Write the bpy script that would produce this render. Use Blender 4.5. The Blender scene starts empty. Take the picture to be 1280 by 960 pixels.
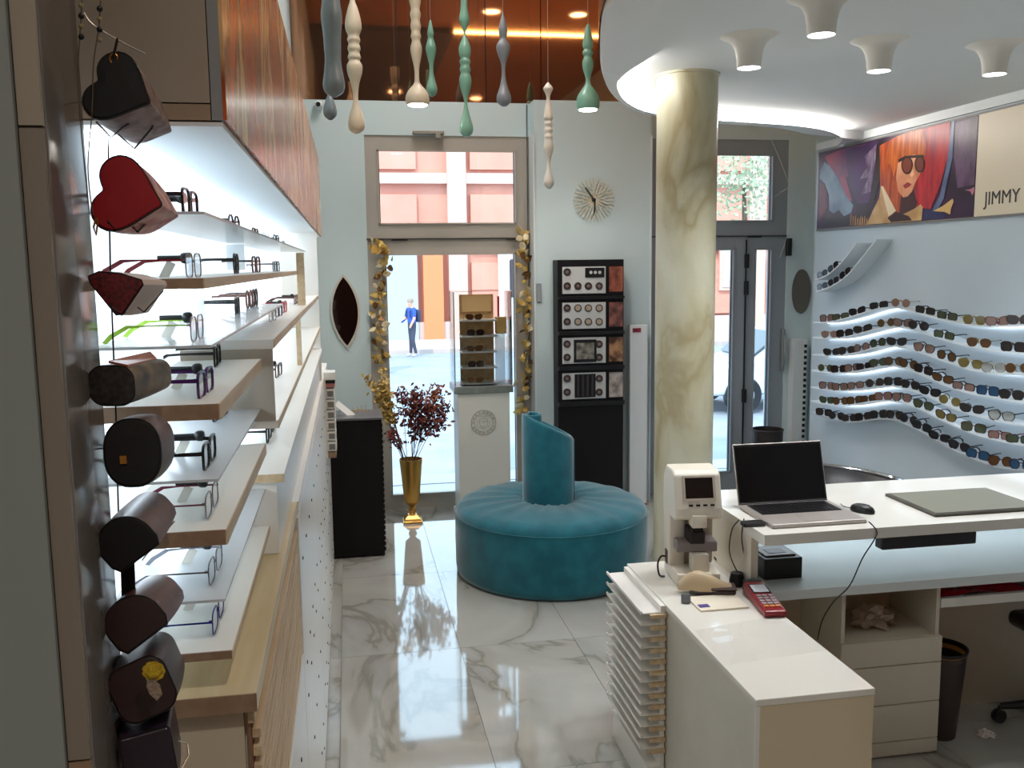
import bpy, bmesh, math, random
from mathutils import Vector, Matrix
PI = math.pi
random.seed(7)
S = bpy.context.scene
COL = S.collection

# ---------------------------------------------------------------- camera
FPX = 1150.9
YAW, PITCH, ROLL, EYE = .174933, .128465, -.012175, 2.0
def _axes():
    cy, sy, cp, sp, cr, sr = math.cos(YAW), math.sin(YAW), math.cos(PITCH), math.sin(PITCH), math.cos(ROLL), math.sin(ROLL)
    fwd = Vector((sy*cp, cy*cp, -sp)); right = Vector((cy, -sy, 0)); up = right.cross(fwd)
    return right*cr + up*sr, -right*sr + up*cr, fwd
RT, UP, FW = _axes()
cam_d = bpy.data.cameras.new('camera'); cam = bpy.data.objects.new('camera', cam_d); COL.objects.link(cam)
cam_d.sensor_width = 36.0; cam_d.lens = 36.0*FPX/1280; cam_d.clip_start = .02; cam_d.clip_end = 300
m = Matrix(((RT.x, UP.x, -FW.x, 0), (RT.y, UP.y, -FW.y, 0), (RT.z, UP.z, -FW.z, EYE), (0, 0, 0, 1)))
cam.matrix_world = m
S.camera = cam
def ray(x, y): return RT*((x-640)/FPX) - UP*((y-480)/FPX) + FW
C0 = Vector((0, 0, EYE))
def pz(x, y, z): d = ray(x, y); return C0 + d*((z-EYE)/d.z)
def py(x, y, Y): d = ray(x, y); return C0 + d*(Y/d.y)
def pxx(x, y, X): d = ray(x, y); return C0 + d*(X/d.x)

# ---------------------------------------------------------------- world, sun, exposure
W = bpy.data.worlds.new('world'); S.world = W; W.use_nodes = True
bg = W.node_tree.nodes['Background']; bg.inputs[0].default_value = (.56, .80, 1.0, 1); bg.inputs[1].default_value = 3.6
def lamp(kind, name, loc, energy, color=(1, 1, 1), **kw):
    d = bpy.data.lights.new(name, kind); d.energy = energy; d.color = color
    for k, v in kw.items(): setattr(d, k, v)
    o = bpy.data.objects.new(name, d); COL.objects.link(o); o.location = loc
    return o
sun = lamp('SUN', 'sun', (0, -10, 30), 2.4, (1, .95, .86), angle=.02)
sun.rotation_euler = Vector((-.30, -.62, .72)).to_track_quat('Z', 'Y').to_euler()
vs = S.view_settings; vs.view_transform = 'Standard'; vs.look = 'None'; vs.gamma = 1.0; vs.exposure = 0.2; vs.use_curve_mapping = False
S.cycles.use_denoising = True
S.cycles.max_bounces = 10; S.cycles.transparent_max_bounces = 24; S.cycles.diffuse_bounces = 5; S.cycles.glossy_bounces = 5
S.cycles.sample_clamp_indirect = 6.0
S.cycles.caustics_reflective = False; S.cycles.caustics_refractive = False

# ---------------------------------------------------------------- materials
def lin(c):
    out = []
    for v in c[:3]:
        v = v/255.0
        out.append(v/12.92 if v <= .04045 else ((v+.055)/1.055)**2.4)
    return (*out, 1.0)
MATS = {}
def mat(name, col, rough=.5, metal=0., spec=.5, bump=0., bscale=60., col2=None, vscale=6., vstretch=(1, 1, 1), coat=0., emit=0., alpha=1., sheen=0., trans=0., ramp=None, detail=4., distort=0., rnd=False, ior=1.5, bstretch=None):
    if name in MATS: return MATS[name]
    M = bpy.data.materials.new(name); M.use_nodes = True; nt = M.node_tree; N = nt.nodes; L = nt.links
    P = N['Principled BSDF']; I = P.inputs
    I['Base Color'].default_value = lin(col); I['Roughness'].default_value = rough; I['Metallic'].default_value = metal
    I['Specular IOR Level'].default_value = spec; I['Coat Weight'].default_value = coat; I['Coat Roughness'].default_value = .05
    I['IOR'].default_value = ior; I['Alpha'].default_value = alpha; I['Transmission Weight'].default_value = trans
    if sheen: I['Sheen Weight'].default_value = sheen; I['Sheen Roughness'].default_value = .4
    if emit: I['Emission Color'].default_value = lin(col); I['Emission Strength'].default_value = emit
    if col2 or bump or ramp:
        tc = N.new('ShaderNodeTexCoord'); mp = N.new('ShaderNodeMapping'); L.new(tc.outputs['Object'], mp.inputs[0])
        mp.inputs['Scale'].default_value = vstretch
        if rnd:
            oi = N.new('ShaderNodeObjectInfo'); ml = N.new('ShaderNodeVectorMath'); ml.operation = 'SCALE'; ml.inputs[3].default_value = 37.0
            cx = N.new('ShaderNodeCombineXYZ'); L.new(oi.outputs['Random'], cx.inputs[0]); L.new(oi.outputs['Random'], cx.inputs[1]); L.new(oi.outputs['Random'], cx.inputs[2])
            L.new(cx.outputs[0], ml.inputs[0]); L.new(ml.outputs[0], mp.inputs['Location'])
    if col2 or ramp:
        nz = N.new('ShaderNodeTexNoise'); nz.inputs['Scale'].default_value = vscale; nz.inputs['Detail'].default_value = detail; nz.inputs['Distortion'].default_value = distort
        L.new(mp.outputs[0], nz.inputs['Vector']); cr = N.new('ShaderNodeValToRGB')
        stops = ramp or [(.35, col), (.65, col2)]
        while len(cr.color_ramp.elements) < len(stops): cr.color_ramp.elements.new(.5)
        for e, (p, c) in zip(cr.color_ramp.elements, stops): e.position = p; e.color = lin(c)
        L.new(nz.outputs[0], cr.inputs[0]); L.new(cr.outputs[0], I['Base Color'])
    if bump:
        nb = N.new('ShaderNodeTexNoise'); nb.inputs['Scale'].default_value = bscale; nb.inputs['Detail'].default_value = 3
        if bstretch:
            m2 = N.new('ShaderNodeMapping'); m2.inputs['Scale'].default_value = bstretch; L.new(tc.outputs['Object'], m2.inputs[0]); L.new(m2.outputs[0], nb.inputs['Vector'])
        else: L.new(tc.outputs['Object'], nb.inputs['Vector'])
        bp = N.new('ShaderNodeBump'); bp.inputs['Strength'].default_value = bump; bp.inputs['Distance'].default_value = .01
        L.new(nb.outputs[0], bp.inputs['Height']); L.new(bp.outputs[0], I['Normal'])
    MATS[name] = M
    return M
def emis(name, col, s):
    if name in MATS: return MATS[name]
    M = bpy.data.materials.new(name); M.use_nodes = True; N = M.node_tree.nodes; N.clear()
    e = N.new('ShaderNodeEmission'); e.inputs[0].default_value = lin(col); e.inputs[1].default_value = s
    o = N.new('ShaderNodeOutputMaterial'); M.node_tree.links.new(e.outputs[0], o.inputs[0]); MATS[name] = M
    return M
def glassy(name, tint=(255, 255, 255), rough=.0, diff=0., dcol=(255, 255, 255), ior=1.45, trl=False):
    """thin clear sheet: see-through with a Fresnel reflection and, if wanted, a milky part"""
    if name in MATS: return MATS[name]
    M = bpy.data.materials.new(name); M.use_nodes = True; nt = M.node_tree; N = nt.nodes; L = nt.links; N.clear()
    t = N.new('ShaderNodeBsdfTransparent'); t.inputs[0].default_value = lin(tint)
    g = N.new('ShaderNodeBsdfGlossy'); g.inputs['Roughness'].default_value = rough
    f = N.new('ShaderNodeFresnel'); f.inputs[0].default_value = ior
    mx = N.new('ShaderNodeMixShader'); o = N.new('ShaderNodeOutputMaterial')
    src = t
    if diff:
        d = N.new('ShaderNodeBsdfTranslucent' if trl else 'ShaderNodeBsdfDiffuse'); d.inputs[0].default_value = lin(dcol)
        mm = N.new('ShaderNodeMixShader'); mm.inputs[0].default_value = diff
        L.new(t.outputs[0], mm.inputs[1]); L.new(d.outputs[0], mm.inputs[2]); src = mm
    L.new(f.outputs[0], mx.inputs[0]); L.new(src.outputs[0], mx.inputs[1]); L.new(g.outputs[0], mx.inputs[2]); L.new(mx.outputs[0], o.inputs[0])
    MATS[name] = M
    return M

# ---------------------------------------------------------------- mesh helpers
def wloc(o):
    v = Vector((0, 0, 0))
    while o is not None: v += o.location; o = o.parent
    return v
class MB:
    def __init__(s): s.bm = bmesh.new()
    def box(s, x0, y0, z0, x1, y1, z1, bev=0., seg=1, mtx=None):
        x0, x1 = min(x0, x1), max(x0, x1); y0, y1 = min(y0, y1), max(y0, y1); z0, z1 = min(z0, z1), max(z0, z1)
        t = bmesh.new()
        v = [t.verts.new(p) for p in ((x0, y0, z0), (x1, y0, z0), (x1, y1, z0), (x0, y1, z0), (x0, y0, z1), (x1, y0, z1), (x1, y1, z1), (x0, y1, z1))]
        for f in ((3, 2, 1, 0), (4, 5, 6, 7), (0, 1, 5, 4), (1, 2, 6, 5), (2, 3, 7, 6), (3, 0, 4, 7)): t.faces.new([v[i] for i in f])
        if bev: bmesh.ops.bevel(t, geom=list(t.edges), offset=bev, segments=seg, affect='EDGES', profile=.5)
        s._merge(t, mtx); return s
    def _merge(s, t, mtx=None):
        if mtx is not None: t.transform(mtx)
        me = bpy.data.meshes.new('tmp'); t.to_mesh(me); t.free(); s.bm.from_mesh(me); bpy.data.meshes.remove(me)
    def grid(s, rows, closeu=False, closev=False, cap=False):
        """rows of points -> quad sheet; closeu joins the ends of each row"""
        R = [[s.bm.verts.new(p) for p in r] for r in rows]
        n = len(R); k = len(R[0])
        for i in range(n if closev else n-1):
            for j in range(k if closeu else k-1):
                a, b, c, d = R[i][j], R[i][(j+1) % k], R[(i+1) % n][(j+1) % k], R[(i+1) % n][j]
                try: s.bm.faces.new((a, b, c, d))
                except ValueError: pass
        if cap:
            try: s.bm.faces.new(list(reversed(R[0])))
            except ValueError: pass
            try: s.bm.faces.new(R[-1])
            except ValueError: pass
        return s
    def lathe(s, prof, c=(0, 0, 0), seg=24, sx=1., sy=1., mtx=None, cap=True, ring=False):
        rows = []
        for r, z in prof:
            rg = []
            for i in range(seg):
                a = 2*PI*i/seg; p = Vector((c[0]+max(r, 1e-5)*sx*math.cos(a), c[1]+max(r, 1e-5)*sy*math.sin(a), c[2]+z))
                rg.append(mtx @ p if mtx is not None else p)
            rows.append(rg)
        return s.grid(rows, closeu=True, closev=ring, cap=cap and not ring)
    def tube(s, pts, r, seg=6, radii=None, cap=True):
        P = [Vector(p) for p in pts]; n = len(P); rows = []
        up = Vector((0, 0, 1)); prev = None
        for i in range(n):
            t = (P[min(i+1, n-1)] - P[max(i-1, 0)])
            if t.length < 1e-9: t = Vector((0, 0, 1))
            t.normalize()
            if prev is None:
                a = up if abs(t.dot(up)) < .9 else Vector((1, 0, 0)); u = t.cross(a).normalized()
            else:
                u = prev - t*prev.dot(t)
                u = u.normalized() if u.length > 1e-6 else t.orthogonal().normalized()
            prev = u; w = t.cross(u); rr = radii[i] if radii else r
            rows.append([P[i] + (u*math.cos(2*PI*k/seg) + w*math.sin(2*PI*k/seg))*rr for k in range(seg)])
        return s.grid(rows, closeu=True, cap=cap)
    def prism(s, poly, fn, d0, d1):
        """extrude polygon poly (2-D) from depth d0 to d1; fn(u, v, d) -> point"""
        A = [s.bm.verts.new(fn(u, v, d0)) for u, v in poly]; B = [s.bm.verts.new(fn(u, v, d1)) for u, v in poly]
        n = len(poly)
        s.bm.faces.new(A); s.bm.faces.new(list(reversed(B)))
        for i in range(n): s.bm.faces.new((A[i], B[i], B[(i+1) % n], A[(i+1) % n]))
        return s
    def face(s, pts): s.bm.faces.new([s.bm.verts.new(p) for p in pts]); return s
    def mesh(s, name, smooth=False, ang=None):
        bmesh.ops.recalc_face_normals(s.bm, faces=list(s.bm.faces))
        me = bpy.data.meshes.new(name); s.bm.to_mesh(me); s.bm.free()
        if smooth:
            for p in me.polygons: p.use_smooth = True
            if ang is not None: me.set_sharp_from_angle(angle=math.radians(ang))
        return me
    def build(s, name, m, parent=None, smooth=False, ang=40, local=False):
        me = s.mesh(name, smooth, ang if smooth else None)
        me.materials.append(m)
        o = bpy.data.objects.new(name, me); COL.objects.link(o)
        if parent is not None:
            if not local: me.transform(Matrix.Translation(-wloc(parent)))
            o.parent = parent
        elif not local:
            vs_ = me.vertices
            mn = [min(v.co[i] for v in vs_) for i in range(3)]; mxx = [max(v.co[i] for v in vs_) for i in range(3)]
            c = Vector(((mn[0]+mxx[0])/2, (mn[1]+mxx[1])/2, mn[2])); me.transform(Matrix.Translation(-c)); o.location = c
        return o
def B(*a, **k): return MB().box(*a, **k)
def tag(o, label, cat, group=None):
    o['label'] = label; o['category'] = cat
    if group: o['group'] = group
    return o
def struct(o): o['kind'] = 'structure'; return o
def stuff(o): o['kind'] = 'stuff'; return o
def thing(name, loc, label, cat, group=None, rz=0.):
    o = bpy.data.objects.new(name, None); COL.objects.link(o); o.location = loc; o.rotation_euler = (0, 0, rz); o.empty_display_size = .05
    return tag(o, label, cat, group)
def inst(name, me, m, parent=None, loc=(0, 0, 0), rot=None):
    """object sharing mesh data, with a material of its own"""
    if not me.materials: me.materials.append(m)
    o = bpy.data.objects.new(name, me); COL.objects.link(o); o.location = loc
    if rot is not None: o.rotation_euler = rot
    o.parent = parent
    o.material_slots[0].link = 'OBJECT'; o.material_slots[0].material = m
    return o
def copy_tree(o, parent=None):
    c = o.copy(); COL.objects.link(c); c.parent = parent
    for ch in o.children: copy_tree(ch, c)
    return c
def spline(pts, n=8):
    P = [Vector(p) for p in pts]; out = []
    for i in range(len(P)-1):
        a, b, c, d = P[max(i-1, 0)], P[i], P[i+1], P[min(i+2, len(P)-1)]
        for k in range(n):
            t = k/n
            out.append(.5*((2*b)+(c-a)*t+(2*a-5*b+4*c-d)*t*t+(3*b-a-3*c+d)*t**3))
    out.append(P[-1]); return out
# ---------------------------------------------------------------- shared materials
wall_m = mat('wall_paint', (204, 220, 222), .62, bump=.04, bscale=180)
white_m = mat('white_lacquer', (226, 224, 218), .28)
whited_m = mat('white_paint', (224, 228, 228), .5)
ceil_m = mat('ceiling_paint', (226, 230, 231), .7)
frame_m = mat('window_frame_paint', (176, 170, 160), .45)
dframe_m = mat('door_frame_paint', (146, 154, 160), .4)
black_m = mat('black_plastic', (14, 14, 16), .35)
dark_m = mat('dark_metal', (34, 32, 34), .4, metal=.5)
chrome_m = mat('chrome', (200, 200, 205), .15, metal=1.)
wood_m = mat('oak_wood', (206, 184, 150), .45, col2=(184, 158, 122), vscale=5, vstretch=(9, .7, 9), bump=.05, bscale=70)
wooddark_m = mat('oak_edge', (150, 124, 100), .5, col2=(134, 108, 86), vscale=6, vstretch=(8, 1, 8))
pane_m = glassy('window_glass')
acryl_m = glassy('acrylic', (248, 252, 254), diff=.5, dcol=(240, 246, 250), rough=.2, ior=1.12)
led_m = emis('led_white', (225, 240, 255), 20.0)
grout_m = mat('tile_joint', (120, 118, 112), .8)
tile_m = mat('marble_tile', (205, 203, 196), .05, spec=.5, ior=2.0, rnd=True, vscale=.9, detail=9, distort=1.3, vstretch=(1, .55, 1),
             ramp=[(.28, (184, 183, 178)), (.44, (172, 171, 166)), (.485, (158, 157, 151)), (.497, (134, 131, 122)), (.51, (164, 161, 153)), (.62, (176, 175, 169)), (.80, (160, 161, 156))])

YB = 7.517          # plane of the windows
ZI, ZR = 2.92, 2.86  # underside of the lowered ceiling, of its rim
XR = 3.70           # face of the sunglasses wall
# ---------------------------------------------------------------- floor: a bed and each tile
fl = struct(B(-.90, -3.0, -.14, 4.2, 7.9, -.008).build('floor', grout_m))
tw, tl = .6165, 1.2335
for i in range(-1, 8):
    for j in range(-6, 3):
        x0 = -.095 + i*tw; y0 = 4.62 + j*tl
        a, b = max(x0+.0012, -.36), min(x0+tw-.0012, 4.1); c, d = max(y0+.0012, -2.6), min(y0+tl-.0012, 7.74)
        if b-a < .02 or d-c < .02: continue
        B(a, c, -.0075, b, d, 0).build('floor_tile', tile_m, fl)

# ---------------------------------------------------------------- walls
wl = struct(B(-.52, 1.264, 0, -.36, 7.9, 5.0).build('wall_left', wall_m))
struct(B(-.90, -2.8, 0, -.725, 1.264, 5.0).build('wall_left_near', wall_m))
wr = struct(B(4.0, -2.8, 0, 4.16, 7.9, 5.0).build('wall_right', wall_m))
wn = struct(B(-.90, -2.9, 0, 4.16, -2.8, 5.0).build('wall_near', mat('near_wall', (150, 92, 58), .6)))
# back wall with the two window openings
m_ = MB()
m_.box(-.36, YB, 0, .17, 7.90, 3.292)
m_.box(.17, YB, 3.03, 4.0, 7.90, 3.292)
m_.box(3.76, YB, 0, 4.0, 7.90, 3.03)
m_.box(1.50, 7.35, 0, 2.47, 7.90, 3.03)
m_.box(1.50, 7.35, 3.03, 2.47, YB, 3.292)
wb = struct(m_.build('wall_back', wall_m))
struct(B(-.36, 7.56, 3.292, 4.0, 7.90, 5.0).build('wall_upper', mat('upper_wall', (40, 30, 30), .6)))
# tinted mirror cladding, panel by panel
mirror_m = mat('bronze_mirror', (176, 134, 108), .035, metal=.92, spec=.5)
mir = tag(B(-.36, 7.545, 3.292, 4.0, 7.56, 5.0).build('mirror_cladding', mat('mirror_back', (18, 14, 14), .6)), 'bronze tinted mirror cladding above the pale blue window wall', 'mirror')
seams = [-.36, .45, 1.15, 1.60, 2.30, 3.0, 4.0]
for a, b in zip(seams, seams[1:]): B(a+.004, 7.535, 3.296, b-.004, 7.545, 4.99).build('mirror_panel', mirror_m, mir)

# ---------------------------------------------------------------- high ceiling with warm recessed lights (seen in the mirror) and added fill lamps
hc = struct(B(-.90, -2.9, 5.0, 4.16, 7.9, 5.15).build('ceiling', mat('ceiling_bronze', (158, 92, 52), .4)))
struct(B(-.35, -2.79, 4.93, 1.45, 2.95, 5.0).build('ceiling_bulkhead', mat('bulkhead_dark', (44, 30, 38), .5)))
warm_m = emis('warm_led', (255, 214, 140), 26.0)
tag(B(1.45, 2.78, 4.972, 3.98, 2.83, 5.0).build('ceiling_light_strip', warm_m), 'warm yellow light strip running across the high bronze ceiling', 'light strip')
for i, (x, y, pw, lb) in enumerate(((1.80, 3.80, 130, 'warm recessed downlight of the high ceiling seen in the mirror beside the blue-grey spindle'), (2.86, 3.80, 130, 'warm recessed downlight of the high ceiling seen in the mirror beside the green lamp'), (.35, 5.1, 62, None), (.85, 5.1, 62, None), (.35, 6.55, 52, None), (.85, 6.55, 52, None), (2.4, -1.9, 120, None), (.9, -1.0, 220, None))):  # entries without a label are lamps added for fill light
    t = thing('recessed_downlight', (x, y, 4.985 if i != 7 else 4.914), lb or ('added warm fill downlight in the high ceiling at the back of the shop, behind the camera' if i > 5 else 'added white fill downlight in the high ceiling over the aisle, out of view'), 'downlight', 'warm downlights in the high ceiling')
    MB().lathe([(.13, .0), (.13, .015), (.10, .015), (.10, .0)], (0, 0, 0), 24, ring=True).build('trim_ring', white_m, t, local=True)
    MB().lathe([(.098, .0), (.098, .006)], (0, 0, .002), 24).build('lens', emis('warm_disc', (255, 220, 170), 20.0), t, local=True)
    l = lamp('SPOT', 'downlight_lamp', (x, y, 4.95), pw, (1, .84, .66) if lb else (1, .93, .84) if i > 5 else (.98, .98, 1), spot_size=2.2, spot_blend=.8, shadow_soft_size=.1)
    l.parent = t; l.location = (0, 0, -.03)

# ---------------------------------------------------------------- lowered white ceiling: rim with luminous inner face
def zpl(pts, z): return [tuple(pz(x, y, z)[:2]) for x, y in pts]
outer = zpl([(773, 0), (757, 18), (751, 45), (750, 70), (752, 92), (760, 112), (775, 128), (800, 141), (850, 150.5), (900, 155), (950, 158), (985, 163), (1005, 168)], ZR)
inner = zpl([(913, 0), (868, 32), (820, 67), (790, 86), (775, 99), (771.5, 108), (780, 125), (805, 139), (850, 147), (900, 151), (950, 154), (1000, 158), (1035, 164), (1053, 174), (1042, 186)], ZR)
def sm2(P, n=5): return [(p.x, p.y) for p in spline([(a, b, 0) for a, b in P], n)]
outer = sm2(outer); inner = sm2(inner)
XW = 3.995
outer = [(max(outer[0][0]+.9, 1.7), -1.6), (outer[0][0]+.28, .6), (outer[0][0]+.07, 1.9)] + outer + [(XW, min(outer[-1][1]+.35, 6.9)), ]
inner = [(inner[0][0]+1.1, -1.0), (inner[0][0]+.42, .6), (inner[0][0]+.1, 1.7)] + inner
_cut = next((k for k, q in enumerate(inner) if q[0] > XR-.03), len(inner)); inner = inner[:_cut]
# slab above, recess ceiling at ZI, rim at ZR
m_ = MB(); ring_o = outer + [(XW, -1.6)]
m_.prism(ring_o, lambda u, v, d: (u, v, d), ZI, 3.42)
cl = struct(m_.build('ceiling_lowered', ceil_m))
def resample(P, n):
    L = [0]
    for a, b in zip(P, P[1:]): L.append(L[-1]+math.dist(a, b))
    out = []
    for k in range(n):
        t = L[-1]*k/(n-1); i = max(0, min(len(P)-2, next((q for q in range(len(L)-1) if L[q+1] >= t), len(P)-2)))
        f = (t-L[i])/max(L[i+1]-L[i], 1e-9); out.append((P[i][0]+(P[i+1][0]-P[i][0])*f, P[i][1]+(P[i+1][1]-P[i][1])*f))
    return out
no = 90; O = resample(outer, no); I_ = resample(inner, no)
# keep rim points apart where the two traced lines nearly touch
m_ = MB()
rows = []
for (ox, oy), (ix, iy) in zip(O, I_):
    rows.append([(ox, oy, ZI+.0), (ox, oy, ZR+.012), (ox+(ix-ox)*.08, oy+(iy-oy)*.08, ZR), (ix, iy, ZR), (ix, iy, ZI-.0005)])
m_.grid(rows)
struct(m_.build('ceiling_rim', ceil_m, smooth=True, ang=50))
m_ = MB(); band = [p for p in inner if p[1] > 4.05]
band = resample(band, 80)
cen = (2.6, 3.6)
def inw(p, e):
    d = math.dist(p, cen); return (p[0]+(cen[0]-p[0])/d*e, p[1]+(cen[1]-p[1])/d*e)
m_.grid([[(*inw(p, .004), ZR+.004), (*inw(p, .004), ZI-.004)] for p in band])
tag(m_.build('led_cove_strip', emis('cove_led', (255, 248, 240), 21.0)), 'curved white luminous strip following the rim of the lowered ceiling', 'light strip')
m_ = MB(); Of = resample(outer, 120)
m_.grid([[(p[0]-.006, p[1], 2.90), (p[0]-.010, p[1], 3.42)] for p in Of])
struct(m_.build('ceiling_fascia', mat('fascia_copper', (120, 52, 36), .25, col2=(70, 26, 22), vscale=3, vstretch=(1, 1, .3), metal=.3), smooth=True))
# trumpet spots
trump = thing('trumpet_ceiling_light', (0, 0, ZI), '', 'ceiling light')
MB().lathe([(.120, 0), (.112, -.004), (.088, -.014), (.070, -.030), (.058, -.055), (.052, -.085), (.049, -.125), (.0475, -.128), (.045, -.122), (.045, -.10)], (0, 0, 0), 36).build('trumpet_shade', mat('trumpet_plaster', (232, 229, 220), .5), trump, smooth=True, ang=60, local=True)
MB().lathe([(.0455, -.121), (.0455, -.112)], (0, 0, 0), 24).build('lens', emis('spot_disc', (245, 250, 255), 16.0), trump, local=True)
spots = [(pz(937, 45, ZI), 'white trumpet-shaped ceiling light beside the marble column'), (pz(1028, -3, ZI), 'white trumpet-shaped ceiling light above the laptop desk'), (pz(1100, 50, ZI), 'white trumpet-shaped ceiling light between the column one and the wall one'), (pz(1245, 55, ZI), 'white trumpet-shaped ceiling light closest to the painted poster')]
for i, (p, lb) in enumerate(spots):
    t = trump if i == 0 else copy_tree(trump)
    t.location = p; tag(t, lb, 'ceiling light', 'trumpet lights on the lowered ceiling')
    l = lamp('SPOT', 'trumpet_lamp', (0, 0, -.14), 20, (.95, .97, 1.), spot_size=2.3, spot_blend=.7, shadow_soft_size=.05); l.parent = t
t = copy_tree(trump); t.location = (2.35, 1.95, ZI); tag(t, 'added white trumpet-shaped fill light over the seller side of the desk, out of view', 'ceiling light', 'trumpet lights on the lowered ceiling')  # added lamp, out of view, that brightens the drawer fronts
for c_ in list(t.children):
    if c_.type == 'LIGHT': bpy.data.objects.remove(c_)
l = lamp('SPOT', 'trumpet_lamp', (0, 0, -.14), 12, (1, .9, .8), spot_size=2.3, spot_blend=.7, shadow_soft_size=.05); l.parent = t
# ---------------------------------------------------------------- column
marble_m = mat('column_marble', (206, 202, 178), .32, vscale=2.4, detail=10, distort=.5, vstretch=(1.2, 1.2, .6),
               ramp=[(.26, (202, 200, 184)), (.40, (192, 189, 166)), (.50, (180, 174, 146)), (.57, (158, 146, 112)), (.64, (186, 181, 155)), (.80, (172, 178, 162))], bump=.05, bscale=30)
struct(MB().lathe([(.150, 0), (.150, 1.5), (.150, ZI-.012), (.158, ZI-.01), (.158, ZI)], (1.692, 4.48, 0), 64).build('column', marble_m, smooth=True, ang=30))

# ---------------------------------------------------------------- windows and doors
def win_unit(name, x0, x1, y, opens, fm, top=3.03, bottom=0., handle=True):
    """frame made of rails around the openings (x0, z0, x1, z1), each with a pane"""
    xs = sorted({x0, x1, *[v for o in opens for v in (o[0], o[2])]}); zs = sorted({bottom, top, *[v for o in opens for v in (o[1], o[3])]})
    m_ = MB()
    for a, b in zip(xs, xs[1:]):
        for c, d in zip(zs, zs[1:]):
            cx, cz = (a+b)/2, (c+d)/2
            if any(o[0] < cx < o[2] and o[1] < cz < o[3] for o in opens): continue
            m_.box(a, y, c, b, y+.09, d)
    bmesh.ops.remove_doubles(m_.bm, verts=m_.bm.verts, dist=1e-5)
    f = struct(m_.build(name, fm))
    for o in opens:
        B(o[0]-.01, y+.04, o[1]-.01, o[2]+.01, y+.048, o[3]+.01).build('window_pane', pane_m, f)
        g = MB()
        for (a, c, b, d) in ((o[0], o[1], o[0]+.012, o[3]), (o[2]-.012, o[1], o[2], o[3]), (o[0], o[1], o[2], o[1]+.012), (o[0], o[3]-.012, o[2], o[3])): g.box(a, y-.012, c, b, y+.002, d)
        g.build('glazing_bead', fm, f)
        g = MB()
        for (a, c, b, d) in ((o[0]+.012, o[1], o[0]+.018, o[3]), (o[2]-.018, o[1], o[2]-.012, o[3])): g.box(a, y+.02, c, b, y+.04, d)
        g.build('gasket', black_m, f)
    return f
w1 = win_unit('window_1', .17, 1.50, YB+.01, [(.265, 2.333, 1.385, 2.917), (.30, .11, 1.375, 2.10)], frame_m)
B(.165, YB-.012, 2.215, 1.495, YB+.012, 2.222).build('sash_gap', black_m, w1)
for x in (.36, 1.30): B(x, YB-.014, 2.205, x+.13, YB+.01, 2.222).build('hinge', black_m, w1)
m_ = MB().box(.55, YB-.05, 3.035, .80, YB, 3.06, .004); m_.box(.73, YB-.06, 3.005, .77, YB-.01, 3.04)
m_.build('door_closer', mat('closer_grey', (150, 146, 136), .4), w1)
w2 = win_unit('door_1', 2.47, 3.76, YB+.01, [(2.60, 2.344, 3.625, 2.907), (2.60, .16, 3.285, 2.115), (3.47, .16, 3.63, 2.115)], dframe_m)
B(3.385, YB-.006, .0, 3.393, YB+.012, 2.19).build('sash_gap', black_m, w2)
B(2.47, YB-.006, 2.218, 3.76, YB+.012, 2.226).build('sash_gap', black_m, w2)
for z in (1.95, 1.72, .78): B(3.375, YB-.03, z, 3.405, YB+.01, z+.12, .003).build('hinge', black_m, w2)
for x in (3.40,): B(x, YB-.014, 2.21, x+.12, YB+.01, 2.226).build('hinge', black_m, w2)
m_ = MB().box(3.725, YB-.035, 1.05, 3.75, YB+.01, 1.42, .005); m_.tube([(3.737, YB-.05, 1.12), (3.737, YB-.06, 1.2), (3.737, YB-.05, 1.36)], .008)
m_.build('handle', mat('steel', (170, 170, 168), .3, metal=.8), w2)
B(3.745, YB-.05, 2.05, 3.785, YB, 2.2, .004).build('door_contact', black_m, w2)
struct(B(1.49, 7.34, 0, 1.502, YB, 3.03).build('trim_1', whited_m))
struct(B(2.468, 7.34, 0, 2.48, YB, 3.03).build('trim_2', whited_m))
# ---------------------------------------------------------------- sunglasses wall (thick slab) 
dw = struct(B(XR, -2.0, 0, 3.998, 6.92, ZI).build('wall_display', mat('display_wall', (196, 208, 216), .45)))
struct(B(XR-.02, -2.0, 2.865, XR, 6.9, ZI).build('trim_3', whited_m))
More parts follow.
